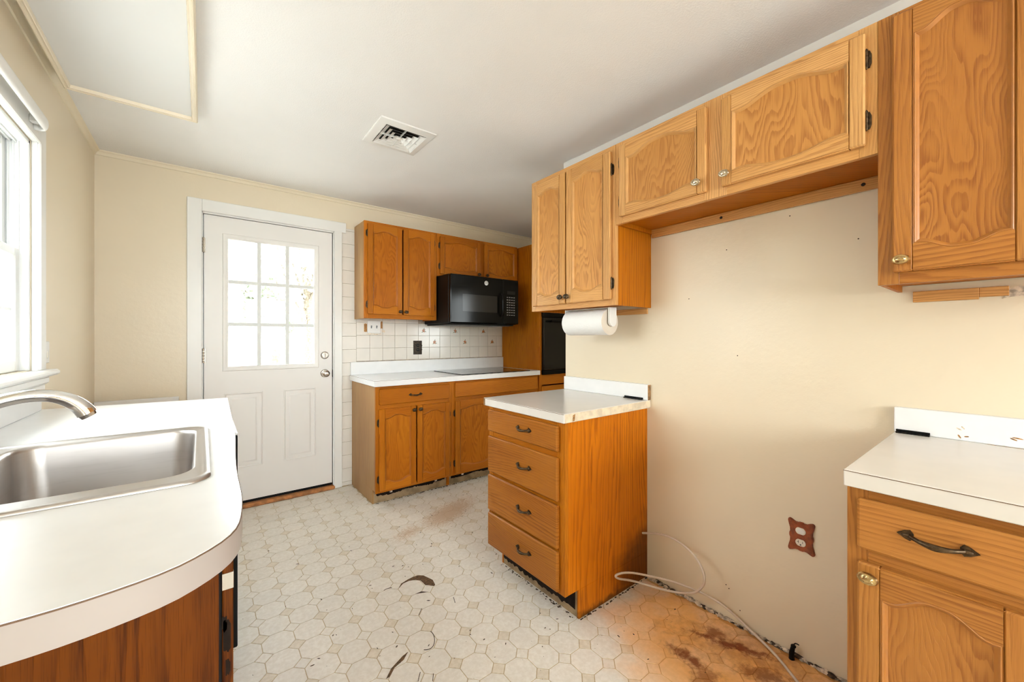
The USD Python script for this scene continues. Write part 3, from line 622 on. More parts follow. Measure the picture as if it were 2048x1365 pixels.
# ---------------- microwave
mw = thing('microwave', 'black over-the-range microwave under the short oak cabinet', 'microwave')
MX0, MX1, MZ0, MZ1, MY = 1.638, 2.372, 1.336, 1.768, 2.975
obj('body', [cb(MX0, MX1, MY, 3.43, MZ0 + .012, MZ1, .004), cb(MX0 + .02, MX1 - .02, MY + .02, 3.42, MZ0, MZ0 + .0125, .003)], 'black_matte', mw)
FM = FACE('y-', MY - .0005)
dw = 1.638 + .545
obj('door', FM(cb(MX0, dw, 0, .040, MZ0 + .014, MZ1 - .002, .008)), 'black', mw)
obj('window', FM(cb(MX0 + .115, dw - .065, .0402, .0412, MZ0 + .115, MZ0 + .265, .0004)), 'micro_window', mw, label='dark grey window of the microwave door')
obj('control_panel', FM(cb(dw + .003, MX1, 0, .038, MZ0 + .014, MZ1 - .002, .008)), 'black', mw)
obj('handle', FM([tube(spline([(dw - .028, .040, MZ0 + .085), (dw - .028, .066, MZ0 + .105), (dw - .028, .076, MZ0 + .19), (dw - .028, .066, MZ0 + .275), (dw - .028, .040, MZ0 + .295)], 30), .0095, 12)]), 'black', mw)
kb = []
for r in range(8):
    for q in range(4): kb.append(cb(dw + .045 + q * .026, dw + .062 + q * .026, .0382, .0390, MZ0 + .095 + r * .0235, MZ0 + .104 + r * .0235, .0002))
obj('keypad', FM(kb), 'grey_mark', mw, smooth=False, kind='stuff')
obj('display', FM(cb(dw + .05, dw + .145, .0382, .0392, MZ0 + .292, MZ0 + .325, .0003)), 'micro_window', mw)
ex, ez = 1.998, 1.712
em = obj('emblem', FM([along(lathe([(0, 0), (.0205, 0), (.0205, .0015), (.0185, .0022), (0, .0022)], 28), 'd', (ex, .040, ez))]), 'silver', mw, label='small round silver emblem')
def arc(r, t0, t1, cx=0, cz=0): return [(ex + cx + r * math.cos(t), .0428, ez + cz + r * math.sin(t)) for t in np.linspace(t0, t1, 16)]
obj('emblem_script', FM([tube(arc(.0150, 0, 2 * math.pi), .0011, 6), tube(arc(.0062, .6, 5.2, -.003, 0), .0011, 6), tube(arc(.0055, 1.0, 5.4, .0055, .001), .0011, 6)]), 'slot', em)
obj('vent_grille', [cb(MX0 + .03 + k * .045, MX0 + .055 + k * .045, MY + .05, 3.30, MZ0 - .003, MZ0 + .0005, .001) for k in range(15)], 'grey_mark', mw, smooth=False, kind='stuff')

# ================================================================== BACK WALL: base cabinets, worktop, cooktop
FB = FACE('y-', 2.855); YT = 2.925; ZB = .870
def base_back(lbl, a0, a1, left_mat):
    c = thing('base_cabinet', lbl, 'cabinet')
    sp = [cb(a0 + .0008, a0 + .012, 2.8742, 3.43, .105, ZB, .0008), cb(a0 + .0008, a0 + .012, YT, 3.43, 0, .1052, .0008)]
    obj('side_panel', sp, left_mat, c)
    obj('side_panel', [cb(a1 - .012, a1 - .0008, 2.8742, 3.43, .105, ZB, .0008), cb(a1 - .012, a1, YT, 3.43, 0, .1052, .0008)], 'veneer', c)
    obj('bottom_panel', cb(a0 + .012, a1 - .012, 2.8745, 3.43, .110, .122, 0), 'veneer', c)
    tb = obj('toe_board', cb(a0 + .012, a1 - .012, YT + .002, YT + .016, .0, .109, .001), 'dirty', c, label='bare dirty toe board')
    n = 60; xs = np.linspace(a0 + .03, a1 - .03, n); rr = random.Random(int(a0 * 1000))
    lo = [(x, .050 + .006 * math.sin(x * 21) + rr.uniform(-.004, .004)) for x in xs]; hi = [(x, .098 + .004 * math.sin(x * 33) + rr.uniform(-.003, .003)) for x in xs]
    obj('mastic_smear', FACE('y-', YT + .002)(ext(Polygon(lo + hi[::-1]), 0, .0025)), 'glue_black', tb, smooth=False, label='black mastic left where the toe kick was torn off')
    for x in (a0 + .13, a1 - .12): obj('block', cb(x, x + .022, YT - .003, YT + .001, .055, .082, .002), 'plaster', tb)
    return c
c = base_back('brown oak base cabinet with one drawer over two doors', .981, 1.604, 'veneer_pale')
frame(c, FB, .981, 1.604, .095, ZB, [(.981, 1.012), (1.570, 1.604)], [(1.012, 1.570, .848, ZB), (1.012, 1.570, .700, .737), (1.012, 1.570, .095, .125)], 'brown')
drawer(c, FB, 1.005, 1.575, .734, .850, 'brown', (1.280, .792))
door(c, FB, 1.003, 1.287, .113, .704, amp=.022, knob_at=(1.268, .676), hinge_side=-1, hz=(.605, .195), tone='brown')
door(c, FB, 1.297, 1.577, .113, .704, amp=.022, knob_at=(1.318, .676), hinge_side=1, hz=(.605, .195), tone='brown')
c = base_back('brown oak base cabinet below the cooktop with a false drawer front', 1.605, 2.545, 'veneer')
frame(c, FB, 1.605, 2.545, .095, ZB, [(1.605, 1.637), (2.520, 2.545)], [(1.637, 2.520, .850, ZB), (1.637, 2.520, .700, .740), (1.637, 2.520, .095, .125)], 'brown')
drawer(c, FB, 1.628, 2.528, .736, .855, 'brown', name='false_drawer_front')
door(c, FB, 1.630, 2.072, .113, .708, amp=.022, knob_at=(2.050, .676), hinge_side=-1, hz=(.605, .195), tone='brown')
door(c, FB, 2.082, 2.528, .113, .708, amp=.022, knob_at=(2.104, .676), hinge_side=1, hz=(.605, .195), tone='brown')

w = thing('worktop', 'white laminate worktop with backsplash along the tiled wall', 'countertop')
obj('slab', cb(.963, 2.5445, 2.823, 3.429, ZB + .0005, .9136, .002), 'laminate', w)
obj('backsplash', cb(.968, 2.5435, 3.412, 3.4315, .9138, 1.020, .002), 'laminate', w)
obj('edge_seam', [cb(.9625, 2.5445, 2.8222, 2.8235, .9108, .9122, 0), cb(.9622, .9635, 2.823, 3.429, .9108, .9122, 0)], 'laminate_seam', w, smooth=False)

ck = thing('cooktop', 'flat black glass cooktop set in the white worktop', 'cooktop')
obj('glass_top', cb(1.690, 2.430, 2.835, 3.345, .9140, .9195, .002), 'black_glass', ck)
def rg(x, y, r, w_=.0012): 
    P = Point(x, y).buffer(r, 32).difference(Point(x, y).buffer(r - w_, 32)); m = trimesh.creation.extrude_polygon(P, .0002, engine='earcut'); m.apply_translation((0, 0, .91951)); return m
for x, y, r in ((1.86, 2.96, .09), (1.86, 3.21, .075), (2.20, 2.96, .075), (2.20, 3.21, .10)): obj('burner_ring', rg(x, y, r), 'grey_mark', ck, smooth=False)

# ---------------- tall oven cabinet and wall oven
TX0, TX1, TY, TZ = 2.546, 3.26, 2.836, 2.142
c = thing('oven_cabinet', 'tall oak cabinet housing the black wall oven', 'cabinet')
obj('side_panel', cb(TX0 + .0008, TX0 + .014, TY + .0202, YB - .0005, 0, TZ, .0008), 'veneer_pale' if 0 else 'veneer', c)
obj('side_panel', cb(TX1 - .014, TX1 - .0008, TY + .0202, YB - .0005, 0, TZ, .0008), 'veneer', c)
obj('top_panel', cb(TX0 + .014, TX1 - .014, TY + .0205, YB - .001, TZ - .014, TZ - .001, 0), 'veneer', c)
obj('back_panel', cb(TX0 + .014, TX1 - .014, YB - .008, YB - .001, 0.1, TZ - .014, 0), 'veneer', c)
obj('shelf', cb(TX0 + .014, TX1 - .014, TY + .0205, YB - .008, .845, .860, 0), 'veneer', c)
FT = FACE('y-', TY)
frame(c, FT, TX0, TX1, .095, TZ, [(TX0, TX0 + .030), (TX1 - .030, TX1)], [(TX0 + .03, TX1 - .03, .770, .868), (TX0 + .03, TX1 - .03, 1.560, 1.640), (TX0 + .03, TX1 - .03, TZ - .04, TZ), (TX0 + .03, TX1 - .03, .095, .13)], 'brown', th=.02)
drawer(c, FT, TX0 + .02, TX1 - .02, .420, .760, 'brown', (2.9, .60)); drawer(c, FT, TX0 + .02, TX1 - .02, .120, .410, 'brown', (2.9, .27))
door(c, FT, TX0 + .02, 2.898, 1.625, 2.118, knob_at=(2.875, 1.66), tone='brown'); door(c, FT, 2.908, TX1 - .02, 1.625, 2.118, knob_at=(2.93, 1.66), tone='brown')
obj('toe_board', cb(TX0 + .014, TX1 - .014, TY + .07, TY + .084, 0, .11, 0), 'dirty', c)
ov = thing('wall_oven', 'black built-in wall oven at the far right end of the back run', 'oven')
FO = FACE('y-', TY - .0005)
obj('body', cb(TX0 + .034, TX1 - .034, TY + .021, YB - .03, .870, 1.555, .003), 'black_matte', ov)
obj('door', FO(cb(TX0 + .026, TX1 - .026, 0, .034, .915, 1.420, .004)), 'black_glass', ov)
obj('bottom_trim', FO(cb(TX0 + .022, TX1 - .022, 0, .026, .868, .912, .004)), 'black', ov)
obj('control_panel', FO(cb(TX0 + .022, TX1 - .022, 0, .030, 1.424, 1.560, .004)), 'black', ov)
obj('handle', FO([tube([(TX0 + .09, .070, 1.385), (TX1 - .09, .070, 1.385)], .010, 12), tube([(TX0 + .11, .030, 1.385), (TX0 + .11, .070, 1.385)], .008, 8), tube([(TX1 - .11, .030, 1.385), (TX1 - .11, .070, 1.385)], .008, 8)]), 'black', ov)

# ---------------- switch, outlet on the tile
s = thing('light_switch', 'white double toggle switch plate on the tile below the wall cabinet', 'switch')
FS = FACE('y-', YB - TH - .0005)
obj('plate', FS(cb(1.108, 1.222, 0, .006, 1.262, 1.372, .004)), 'plastic', s)
for a in (1.142, 1.188): t = obj('toggle', FS([cb(a - .005, a + .005, .006, .0075, 1.305, 1.329, .001), cb(a - .004, a + .004, .006, .018, 1.318, 1.328, .002)]), 'grey_mark', s)
rr = random.Random(3); 
def rough(x0, x1, z0_, z1_, k, n=8):
    r = random.Random(k); return Polygon([(x0 + (x1 - x0) * q / n, z0_ + r.uniform(0, .008)) for q in range(n + 1)] + [(x1 - (x1 - x0) * q / n, z1_ - r.uniform(0, .012)) for q in range(n + 1)])
for q, (pl, mt) in enumerate(((rough(1.082, 1.108, 1.270, 1.350, 1), 'rust_patch'), (rough(1.222, 1.240, 1.300, 1.372, 2), 'rust_patch'), (rough(1.10, 1.225, 1.248, 1.266, 3), 'sticker'), (rough(1.236, 1.262, 1.266, 1.296, 5), 'sticker'))):
    obj('residue_patch', FS(ext(pl.buffer(0), 0, .0008)), mt, s, smooth=False)
o_ = thing('outlet', 'ornate dark bronze outlet plate on the white tile', 'outlet')
pl = Polygon([(1.527, 1.070), (1.610, 1.070), (1.610, 1.197), (1.527, 1.197)])
orn = []
for sx in (-1, 1):
    for sz in (-1, 1):
        for q in range(3): orn.append(ell((1.5685 + sx * (.016 + .010 * q), .006, 1.1335 + sz * (.050 - .016 * q)), (.0085, .003, .007), 1))
obj('plate', FS([cham(pl, 0, .006, .0025)] + orn), 'dark_plate', o_, smooth=40)
for z in (1.113, 1.154):
    r_ = obj('receptacle', FS(ext(affinity.scale(Point(1.5685, z).buffer(1, 12), .017, .0145), .006, .0085)), 'black_matte', o_)
    obj('slot', FS([cb(1.5615, 1.563, .0085, .0088, z - .004, z + .006, 0), cb(1.574, 1.5755, .0085, .0088, z - .004, z + .006, 0)]), 'hinge_steel', r_, smooth=False)

# ---------------- white board at the left end of the back wall
obj('splash_board', cb(XL + .002, -.123, YB - .032, YB - .013, 0.0, .835, .003), 'white', label='white painted board standing against the wall left of the door', cat='board')

# ================================================================== RIGHT WALL uppers
FR = FACE('x-', 1.509); DR = 1.509
def upper_right(lbl, a0, a1, z0_, z1_=2.117, bottom=.02):
    c = thing('wall_cabinet', lbl, 'cabinet')
    obj('side_panel', cb(DR + .0192, XR - .0005, a0 + .0008, a0 + .012, z0_, z1_, .0008), 'veneer', c); obj('side_panel', cb(DR + .0192, XR - .0005, a1 - .012, a1 - .0008, z0_, z1_, .0008), 'veneer', c)
    obj('top_panel', cb(DR + .0195, XR - .001, a0 + .012, a1 - .012, z1_ - .013, z1_ - .001, 0), 'veneer', c)
    obj('bottom_panel', cb(DR + .0195, XR - .001, a0 + .012, a1 - .012, z0_ + bottom, z0_ + bottom + .012, 0), 'veneer', c)
    obj('back_panel', cb(XR - .007, XR - .001, a0 + .012, a1 - .012, z0_ + bottom, z1_ - .013, 0), 'veneer', c)
    return c
c = upper_right('light oak two-door wall cabinet above the drawer unit', 1.154, 1.748, 1.3725)
frame(c, FR, 1.154, 1.748, 1.3725, 2.117, [(1.154, 1.186), (1.712, 1.748)], [(1.186, 1.712, 1.3725, 1.412), (1.186, 1.712, 2.083, 2.117)], 'oak')
door(c, FR, 1.465, 1.722, 1.400, 2.090, amp=.020, knob_at=(1.489, 1.434), hinge_side=1, hz=(1.995, 1.490), knob_mat='bronze')
door(c, FR, 1.174, 1.456, 1.400, 2.090, amp=.020, knob_at=(1.442, 1.434), hinge_side=-1, hz=(2.005, 1.475))
obj('old_moulding', [cb(XR - .010, XR - .0005, 1.172, 1.70, 1.343, 1.3722, .001)], 'oak_h', c, label='leftover strip of wood under the cabinet')
c = upper_right('wide light oak wall cabinet over the empty refrigerator space', .2495, 1.153, 1.743)
frame(c, FR, .2495, 1.153, 1.743, 2.117, [(.2495, .290), (.660, .742), (1.116, 1.153)], [(.29, .66, 1.743, 1.786), (.742, 1.116, 1.743, 1.786), (.29, .66, 2.083, 2.117), (.742, 1.116, 2.083, 2.117)], 'oak')
door(c, FR, .728, 1.124, 1.771, 2.092, amp=.030, amp_b=.02, st=.036, rt=.062, rb=.045, knob_at=(.760, 1.811), hinge_side=1, hz=(2.018, 1.842), knob_mat='pewter')
door(c, FR, .274, .673, 1.771, 2.092, amp=.030, amp_b=.02, st=.036, rt=.062, rb=.045, knob_at=(.657, 1.811), hinge_side=-1, hz=(2.018, 1.842), knob_mat='pewter')
hr = obj('hanging_rail', cb(XR - .020, XR - .0075, .262, 1.141, 1.7215, 1.7625, .0015), 'oak_h', c)
for y in (.33, .80): obj('screw', along(lathe([(0, 0), (.006, .0005), (.005, .003), (0, .003)], 12), 'a', (XR - .0232, y, 1.742)), 'dark_gap', hr)
c = upper_right('tall oak wall cabinet at the right edge, its door panel swirling with dark grain', -.33, .249, 1.367)
frame(c, FR, -.33, .249, 1.367, 2.117, [(-.33, -.29), (.205, .249)], [(-.29, .205, 1.367, 1.410), (-.29, .205, 2.085, 2.117)], 'mid')
door(c, FR, -.032, .2165, 1.398, 2.100, amp=.030, amp_b=.022, st=.040, rt=.068, rb=.072, knob_at=(.198, 1.429), hinge_side=-1, knob_mat='brass', tone='mid')
door(c, FR, -.296, -.042, 1.398, 2.100, amp=.030, amp_b=.022, st=.040, rt=.068, rb=.072, knob_at=(-.275, 1.429), hinge_side=0, knob_mat='brass', tone='mid')
om = obj('old_moulding', [cb(XR - .010, XR - .0005, .075, .212, 1.332, 1.366, .001), cb(XR - .008, XR - .0005, .02, .075, 1.338, 1.366, .001)], 'oak_h', c, label='leftover strip of wood under the cabinet')
obj('scraped_paint', FACE('x-', XR - .0005)(ext(rough(-.25, .03, 1.330, 1.366, 11, 20).buffer(0), 0, .0012)), 'plaster', c, smooth=False, label='torn plaster beside the strip')

# ---------------- paper towel
h_ = thing('paper_towel_holder', 'white plastic paper towel holder screwed under the cabinet', 'holder')
def arm(y0_, y1_):
    P = sbox(1.578, 1.30, 1.628, 1.3715).union(Point(1.603, 1.302).buffer(.025, 16))
    m = trimesh.creation.extrude_polygon(P, y1_ - y0_, engine='earcut'); v = m.vertices
    return trimesh.Trimesh(np.c_[v[:, 0], y1_ - v[:, 2], v[:, 1]], m.faces, process=False)
obj('arm', [arm(1.240, 1.250), arm(1.2495, 1.253)], 'plastic', h_); obj('arm', arm(1.540, 1.548), 'plastic', h_)
obj('rail', cb(1.585, 1.621, 1.250, 1.54, 1.3685, 1.3722, .001), 'plastic', h_)
obj('spindle', [tube([(1.603, 1.252, 1.300), (1.603, 1.262, 1.300)], .017, 16), tube([(1.603, 1.532, 1.300), (1.603, 1.541, 1.300)], .017, 16)], 'plastic', h_)
r_ = thing('paper_towel_roll', 'full roll of white paper towels hanging under the cabinet', 'paper towel roll')
def hollow(ro, ri, a, b):
    m = trimesh.creation.annulus(ri, ro, b - a, sections=64); v = m.vertices
    return trimesh.Trimesh(np.c_[v[:, 0] + 1.603, v[:, 2] + (a + b) / 2, 1.300 - v[:, 1] * 1], m.faces, process=False)
m = hollow(.0655, .021, 1.262, 1.532); m.fix_normals(); obj('sheets', m, 'paper', r_, smooth=40)
m = hollow(.0645, .0212, 1.2612, 1.2622); m.fix_normals(); obj('roll_end', m, 'paper_core', r_, smooth=False, label='beige edge of the wound sheets')
m = hollow(.0209, .0185, 1.262, 1.531); m.fix_normals(); obj('core', m, 'paper_core', r_, smooth=40)

# ================================================================== RIGHT WALL bases
FI = FACE('x-', 1.200); ZI = .864
c = thing('drawer_cabinet', 'oak base cabinet with a stack of four drawers', 'cabinet')
sp = lambda a, b, z: [cb(1.2192, XR - .0005, a, b, .127, z, .0008), cb(1.285, XR - .0005, a, b, 0, .1272, .0008)]
obj('side_panel', sp(1.1768, 1.188, ZI), 'veneer_damp', c, label='wide side panel stained dark by damp at the foot')
obj('side_panel', sp(1.723, 1.7342, ZI), 'veneer', c)
obj('bottom_panel', cb(1.2195, XR - .001, 1.188, 1.723, .13, .142, 0), 'veneer', c); obj('back_panel', cb(XR - .007, XR - .001, 1.188, 1.723, .142, ZI, 0), 'veneer', c)
tb = obj('toe_board', cb(1.287, 1.300, 1.188, 1.723, 0, .129, .001), 'dirty', c, label='rotten toe board')
ys = np.linspace(1.20, 1.72, 40); rr = random.Random(5)
obj('mastic_smear', FACE('x-', 1.287)(ext(Polygon([(y, .02 + rr.uniform(0, .015)) for y in ys] + [(y, .112 + rr.uniform(-.01, .012)) for y in ys[::-1]]), 0, .002)), 'glue_black', tb, smooth=False)
frame(c, FI, 1.176, 1.735, .127, ZI, [(1.176, 1.222), (1.700, 1.735)], [(1.222, 1.70, .838, ZI), (1.222, 1.70, .700, .740), (1.222, 1.70, .498, .528), (1.222, 1.70, .300, .328), (1.222, 1.70, .127, .150)], 'brown')
for z0_, z1_ in ((.735, .845), (.523, .708), (.322, .507), (.139, .310)):
    drawer(c, FI, 1.206, 1.722, z0_, z1_, 'drawer', (1.425, (z0_ + z1_) / 2 + .005))
w = thing('worktop', 'small white worktop with short backsplash on the four-drawer unit', 'countertop')
obj('slab', cb(1.1736, XR - .0005, 1.158, 1.7485, ZI + .0005, .9042, .002), 'laminate_cream', w)
obj('backsplash', cb(1.7718, XR - .0005, 1.158, 1.7485, .9044, .983, .002), 'laminate', w)
obj('raw_end', [cb(1.180, XR - .001, 1.1572, 1.1582, ZI + .003, .902, 0)], 'raw_edge', w, smooth=False, label='bare end with glue residue')
obj('chipped_patch', [flat([(0, 0), (.012, .002), (.016, .030), (.002, .026)], 0, .0008).apply_transform(np.array([[1, 0, 0, 1.225], [0, 0, -1, 1.1572], [0, 1, 0, .868], [0, 0, 0, 1]]))], 'rust_patch', w, smooth=False)
obj('broken_corner', cb(1.1728, 1.20, 1.735, 1.7492, ZI + .002, .9025, .001), 'bare_wood', w, label='corner where the white edging has broken off')
obj('backsplash_end', cb(1.7728, XR - .001, 1.1568, 1.1582, .9046, .982, 0), 'bare_wood', w, smooth=False)
obj('edge_seam', cb(1.1728, 1.174, 1.158, 1.735, .9012, .9026, 0), 'laminate_seam', w, smooth=False)
def strip(lbl, y0_, y1_, z):
    obj('gap_strip', [cb(1.757, 1.771, y0_, y1_, z, z + .005, .001), cb(1.766, 1.7712, y0_, y1_, z + .0045, z + .011, .001)], 'black_matte', label=lbl, cat='strip')
strip('short black plastic strip on the four-drawer worktop', 1.184, 1.295, .9043)

c = thing('base_cabinet', 'oak base cabinet at the lower right corner with drawer and arched door', 'cabinet')
ZR = .8755
obj('side_panel', sp(.240, .2512, ZR), 'veneer', c); obj('side_panel', sp(-.3492, -.338, ZR), 'veneer', c)
obj('bottom_panel', cb(1.2195, XR - .001, -.338, .240, .13, .142, 0), 'veneer', c); obj('back_panel', cb(XR - .007, XR - .001, -.338, .240, .142, ZR, 0), 'veneer', c)
obj('toe_board', cb(1.287, 1.300, -.338, .240, 0, .129, .001), 'dirty', c)
frame(c, FI, -.35, .252, .127, ZR, [(-.35, -.315), (.215, .252)], [(-.315, .215, .848, ZR), (-.315, .215, .700, .744), (-.315, .215, .127, .155)], 'mid')
drawer(c, FI, -.020, .231, .739, .852, 'mid', (.106, .800), L=.108); drawer(c, FI, -.325, -.030, .739, .852, 'mid', (-.18, .800))
door(c, FI, -.020, .231, .140, .708, amp=.030, st=.040, rt=.068, knob_at=(.210, .682), knob_mat='brass', tone='mid')
door(c, FI, -.325, -.030, .140, .708, amp=.030, st=.040, rt=.068, knob_at=(-.305, .682), knob_mat='brass', tone='mid')
w = thing('worktop', 'white worktop with scratched backsplash at the lower right corner', 'countertop')
obj('slab', cb(1.1736, XR - .0005, -.35, .2535, ZR + .0005, .9140, .002), 'laminate_cream', w)
obj('backsplash', cb(1.7718, XR - .0005, -.35, .2535, .9142, .9945, .002), 'laminate', w)
obj('edge_seam', cb(1.1728, 1.174, -.35, .2535, .9108, .9122, 0), 'laminate_seam', w, smooth=False)
FBS = FACE('x-', 1.7718); rr = random.Random(9)
for k, (y, z, L_, an) in enumerate(((.113, .948, .013, 30), (.105, .953, .010, 50), (.112, .926, .012, 60), (.098, .928, .010, -10), (.005, .941, .020, 8), (.012, .937, .014, 25), (-.03, .93, .02, 10))):
    P = affinity.rotate(affinity.translate(affinity.scale(Point(0, 0).buffer(1, 4), L_ / 2, .0018), y, z), an); obj('scratch', FBS(ext(P, 0, .0005)), 'rust_patch' if k > 1 else 'sticker', w, smooth=False)
for k in range(6):
    y = .06 - k * .022; obj('scratch', flat([(1.7705, y), (1.766, y - .012), (1.7685, y - .022)], .9141, .0004), 'rust_patch', w, smooth=False)
strip('short black plastic strip on the lower right worktop', .172, .248, .9141)

# ---------------- cherry outlet plate on the right wall
o_ = thing('outlet', 'red-brown scalloped wooden outlet plate low on the cream wall', 'outlet')
FW = FACE('x-', XR - .0004); oy, oz = .5125, .464
half = [(0, -.0545), (.006, -.0545), (.009, -.0522), (.018, -.0525), (.028, -.0580), (.036, -.0610), (.0415, -.0585), (.0430, -.0520), (.0400, -.0380), (.0365, -.0250), (.0360, -.0120), (.0385, -.0060), (.0390, 0)]
qd = half + [(a, -b) for a, b in half[-2::-1]]; qd = qd + [(-a, b) for a, b in qd[-2:0:-1]]
P = Polygon([(oy + a, oz + b) for a, b in qd]).buffer(.004, 6).buffer(-.008, 6).buffer(.004, 6)
obj('plate', FW(cham(P, 0, .011, .006)), 'cherry', o_, smooth=45)
for z in (.487, .443):
    r_ = obj('receptacle', FW(cham(affinity.scale(Point(oy, z).buffer(1, 20), .0165, .0145).intersection(sbox(oy - .02, z - .0125, oy + .02, z + .0125)), .0105, .0135, .001)), 'ivory', o_)
    if z < .46: obj('slot', FW([cb(oy - .0075, oy - .006, .0135, .0138, z - .001, z + .007, 0), cb(oy + .006, oy + .0075, .0135, .0138, z - .002, z + .008, 0), cb(oy + .0075, oy + .011, .0135, .0138, z + .002, z + .0035, 0), ext(Point(oy, z - .007).buffer(.0025, 6), .0135, .0138)]), 'slot', r_, smooth=False)
    else: obj('cover', FW(ext(affinity.scale(Point(oy, z).buffer(1, 16), .0125, .0085), .0135, .0145)), 'plastic', r_)

for y, z in [(0.742, 1.144), (0.347, 1.564), (0.551, 1.693), (0.787, 1.603), (0.956, 1.403), (0.789, 0.145), (0.777, 0.134), (0.732, 0.063)]: obj('nail_hole', FACE('x-', XR)(ext(Point(y, z).buffer(.0022, 5), 0, .0004)), 'dirt', wr, smooth=False)
# ---------------- water tube
obj('water_tube', tube(spline([(1.75, 1.1735, .235), (1.745, 1.095, .264), (1.73, 1.012, .284), (1.715, .919, .274), (1.70, .855, .237), (1.69, .83, .191), (1.70, .851, .135), (1.715, .908, .08), (1.70, .995, .051), (1.65, 1.066, .059), (1.60, 1.135, .070), (1.511, 1.145, .11), (1.483, 1.135, .135), (1.545, 1.140, .124), (1.645, 1.09, .101), (1.715, 1.004, .088), (1.75, .88, .085), (1.765, .781, .067), (1.775, .689, .020), (1.726, .578, .008), (1.653, .484, .006), (1.55, .365, .006), (1.38, .295, .006), (1.12, .285, .006)], 220), .0050, 10), 'tube', smooth=60, label='long thin beige water tube looping out onto the floor', cat='tube')

# ---------------- debris along the right wall, pipe stub, floor specks
rr = np.random.default_rng(4); ms = []
for k in range(260):
    y = rr.uniform(.27, 1.165); r = abs(rr.normal(.0035, .003)) + .002; m = trimesh.creation.icosphere(1)
    m.vertices *= np.array([r, r * rr.uniform(.8, 2.2), r * rr.uniform(.4, .9)]) * (1 + rr.uniform(-.3, .3, (len(m.vertices), 1))); m.apply_translation((XR - .004 - abs(rr.normal(0, .006)), y, r * .35)); ms.append(m)
obj('plaster_debris', ms[:190], 'plaster', smooth=False, label='crumbled plaster edge along the foot of the right wall', cat='debris', kind='stuff')
obj('dirt_debris', ms[190:], 'dirt', smooth=False, label='dark dirt strewn along the foot of the right wall', cat='dirt', kind='stuff')
ms = []
for k in range(80):
    y = rr.uniform(1.20, 1.72); r = abs(rr.normal(.0018, .0014)) + .001; m = trimesh.creation.icosphere(0)
    m.vertices *= .7 * np.array([r * rr.uniform(.7, 2), r * rr.uniform(.8, 3), r * .4]); m.apply_translation((1.281 - abs(rr.normal(0, .007)), y, r * .2)); ms.append(m)
for k in range(50):
    x = rr.uniform(1.29, 1.78); r = abs(rr.normal(.0018, .0014)) + .001; m = trimesh.creation.icosphere(0)
    m.vertices *= np.array([r * 2, r, r * .4]); m.apply_translation((x, 1.172 - abs(rr.normal(0, .004)), r * .2)); ms.append(m)
obj('toe_kick_dirt', ms, 'dirt', smooth=False, label='black crumbs of dirt around the foot of the drawer unit', cat='dirt', kind='stuff'); ms = []
for k in range(170):
    x = rr.uniform(.99, 2.5); r = abs(rr.normal(.002, .001)) + .001; m = trimesh.creation.icosphere(0)
    m.vertices *= np.array([r * rr.uniform(1, 3), r, r * .5]); m.apply_translation((x, 2.918 - abs(rr.normal(0, .006)), r * .2)); ms.append(m)
obj('toe_kick_dirt', ms, 'dirt', smooth=False, label='black crumbs of dirt along the toe kick of the back cabinets', cat='dirt', kind='stuff')
ms = []
for k in range(210):
    x, y = rr.uniform(.12, 1.75), rr.uniform(.3, 3.0); r = min(.0026, abs(rr.normal(.0010, .0010)) + .0007)
    if hidden(x, y) or y > 2.85 or (x > 1.22 and y > 1.1 and y < 1.75): continue
    m = trimesh.creation.icosphere(0); m.vertices *= np.array([r * rr.uniform(1, 4), r, r * .5]); m.apply_transform(trimesh.transformations.rotation_matrix(rr.uniform(0, 3.1), (0, 0, 1))); m.apply_translation((x, y, .0006)); ms.append(m)
obj('floor_crumbs', ms, 'dirt', smooth=False, label='tiny dark crumbs scattered over the vinyl floor', cat='crumbs', kind='stuff')
p = thing('pipe_stub', 'black capped pipe stub at the foot of the right wall', 'pipe')
obj('stub', tube([(1.764, .535, 0), (1.764, .535, .022), (1.768, .532, .045)], [.010, .009, .007], 10), 'black_matte', p)
obj('cap', [ell((1.769, .531, .048), (.009, .009, .007), 1), tube(spline([(1.769, .531, .05), (1.772, .525, .060), (1.776, .515, .058)], 10), .002, 6)], 'black_matte', p)

# torn places in the vinyl
def torn_piece(nm, pts, mt='subfloor', z=.0004): return obj(nm, flat(pts, z, .0006), mt, floor, smooth=False)
torn_piece('torn_opening', [(.752, 1.861), (.776, 1.889), (.815, 1.901), (.842, 1.905), (.871, 1.903), (.894, 1.883), (.904, 1.853), (.914, 1.821), (.906, 1.779), (.897, 1.772), (.866, 1.807), (.864, 1.855), (.846, 1.875), (.816, 1.888), (.785, 1.885)][::-1])
torn_piece('torn_opening', [(.799, 1.772), (.828, 1.772), (.853, 1.748), (.826, 1.761)][::-1], 'dirt')
torn_piece('torn_opening', [(.517, 1.394), (.548, 1.426), (.604, 1.455), (.629, 1.462), (.600, 1.436), (.559, 1.422), (.53, 1.395)][::-1])
for pts in ([(.746, 1.506), (.741, 1.46), (.705, 1.423), (.681, 1.433)], [(.778, 1.659), (.749, 1.627)], [(.603, 1.315), (.625, 1.345)], [(.690, 1.890), (.712, 1.893), (.728, 1.886)], [(.93, 1.64), (.916, 1.60)], [(.644, 1.283), (.66, 1.31)]):
    obj('tear_line', tube(spline([(a, b, .0008) for a, b in pts], 14) if len(pts) > 2 else [(a, b, .0008) for a, b in pts], .0012, 5), 'dirt', floor)

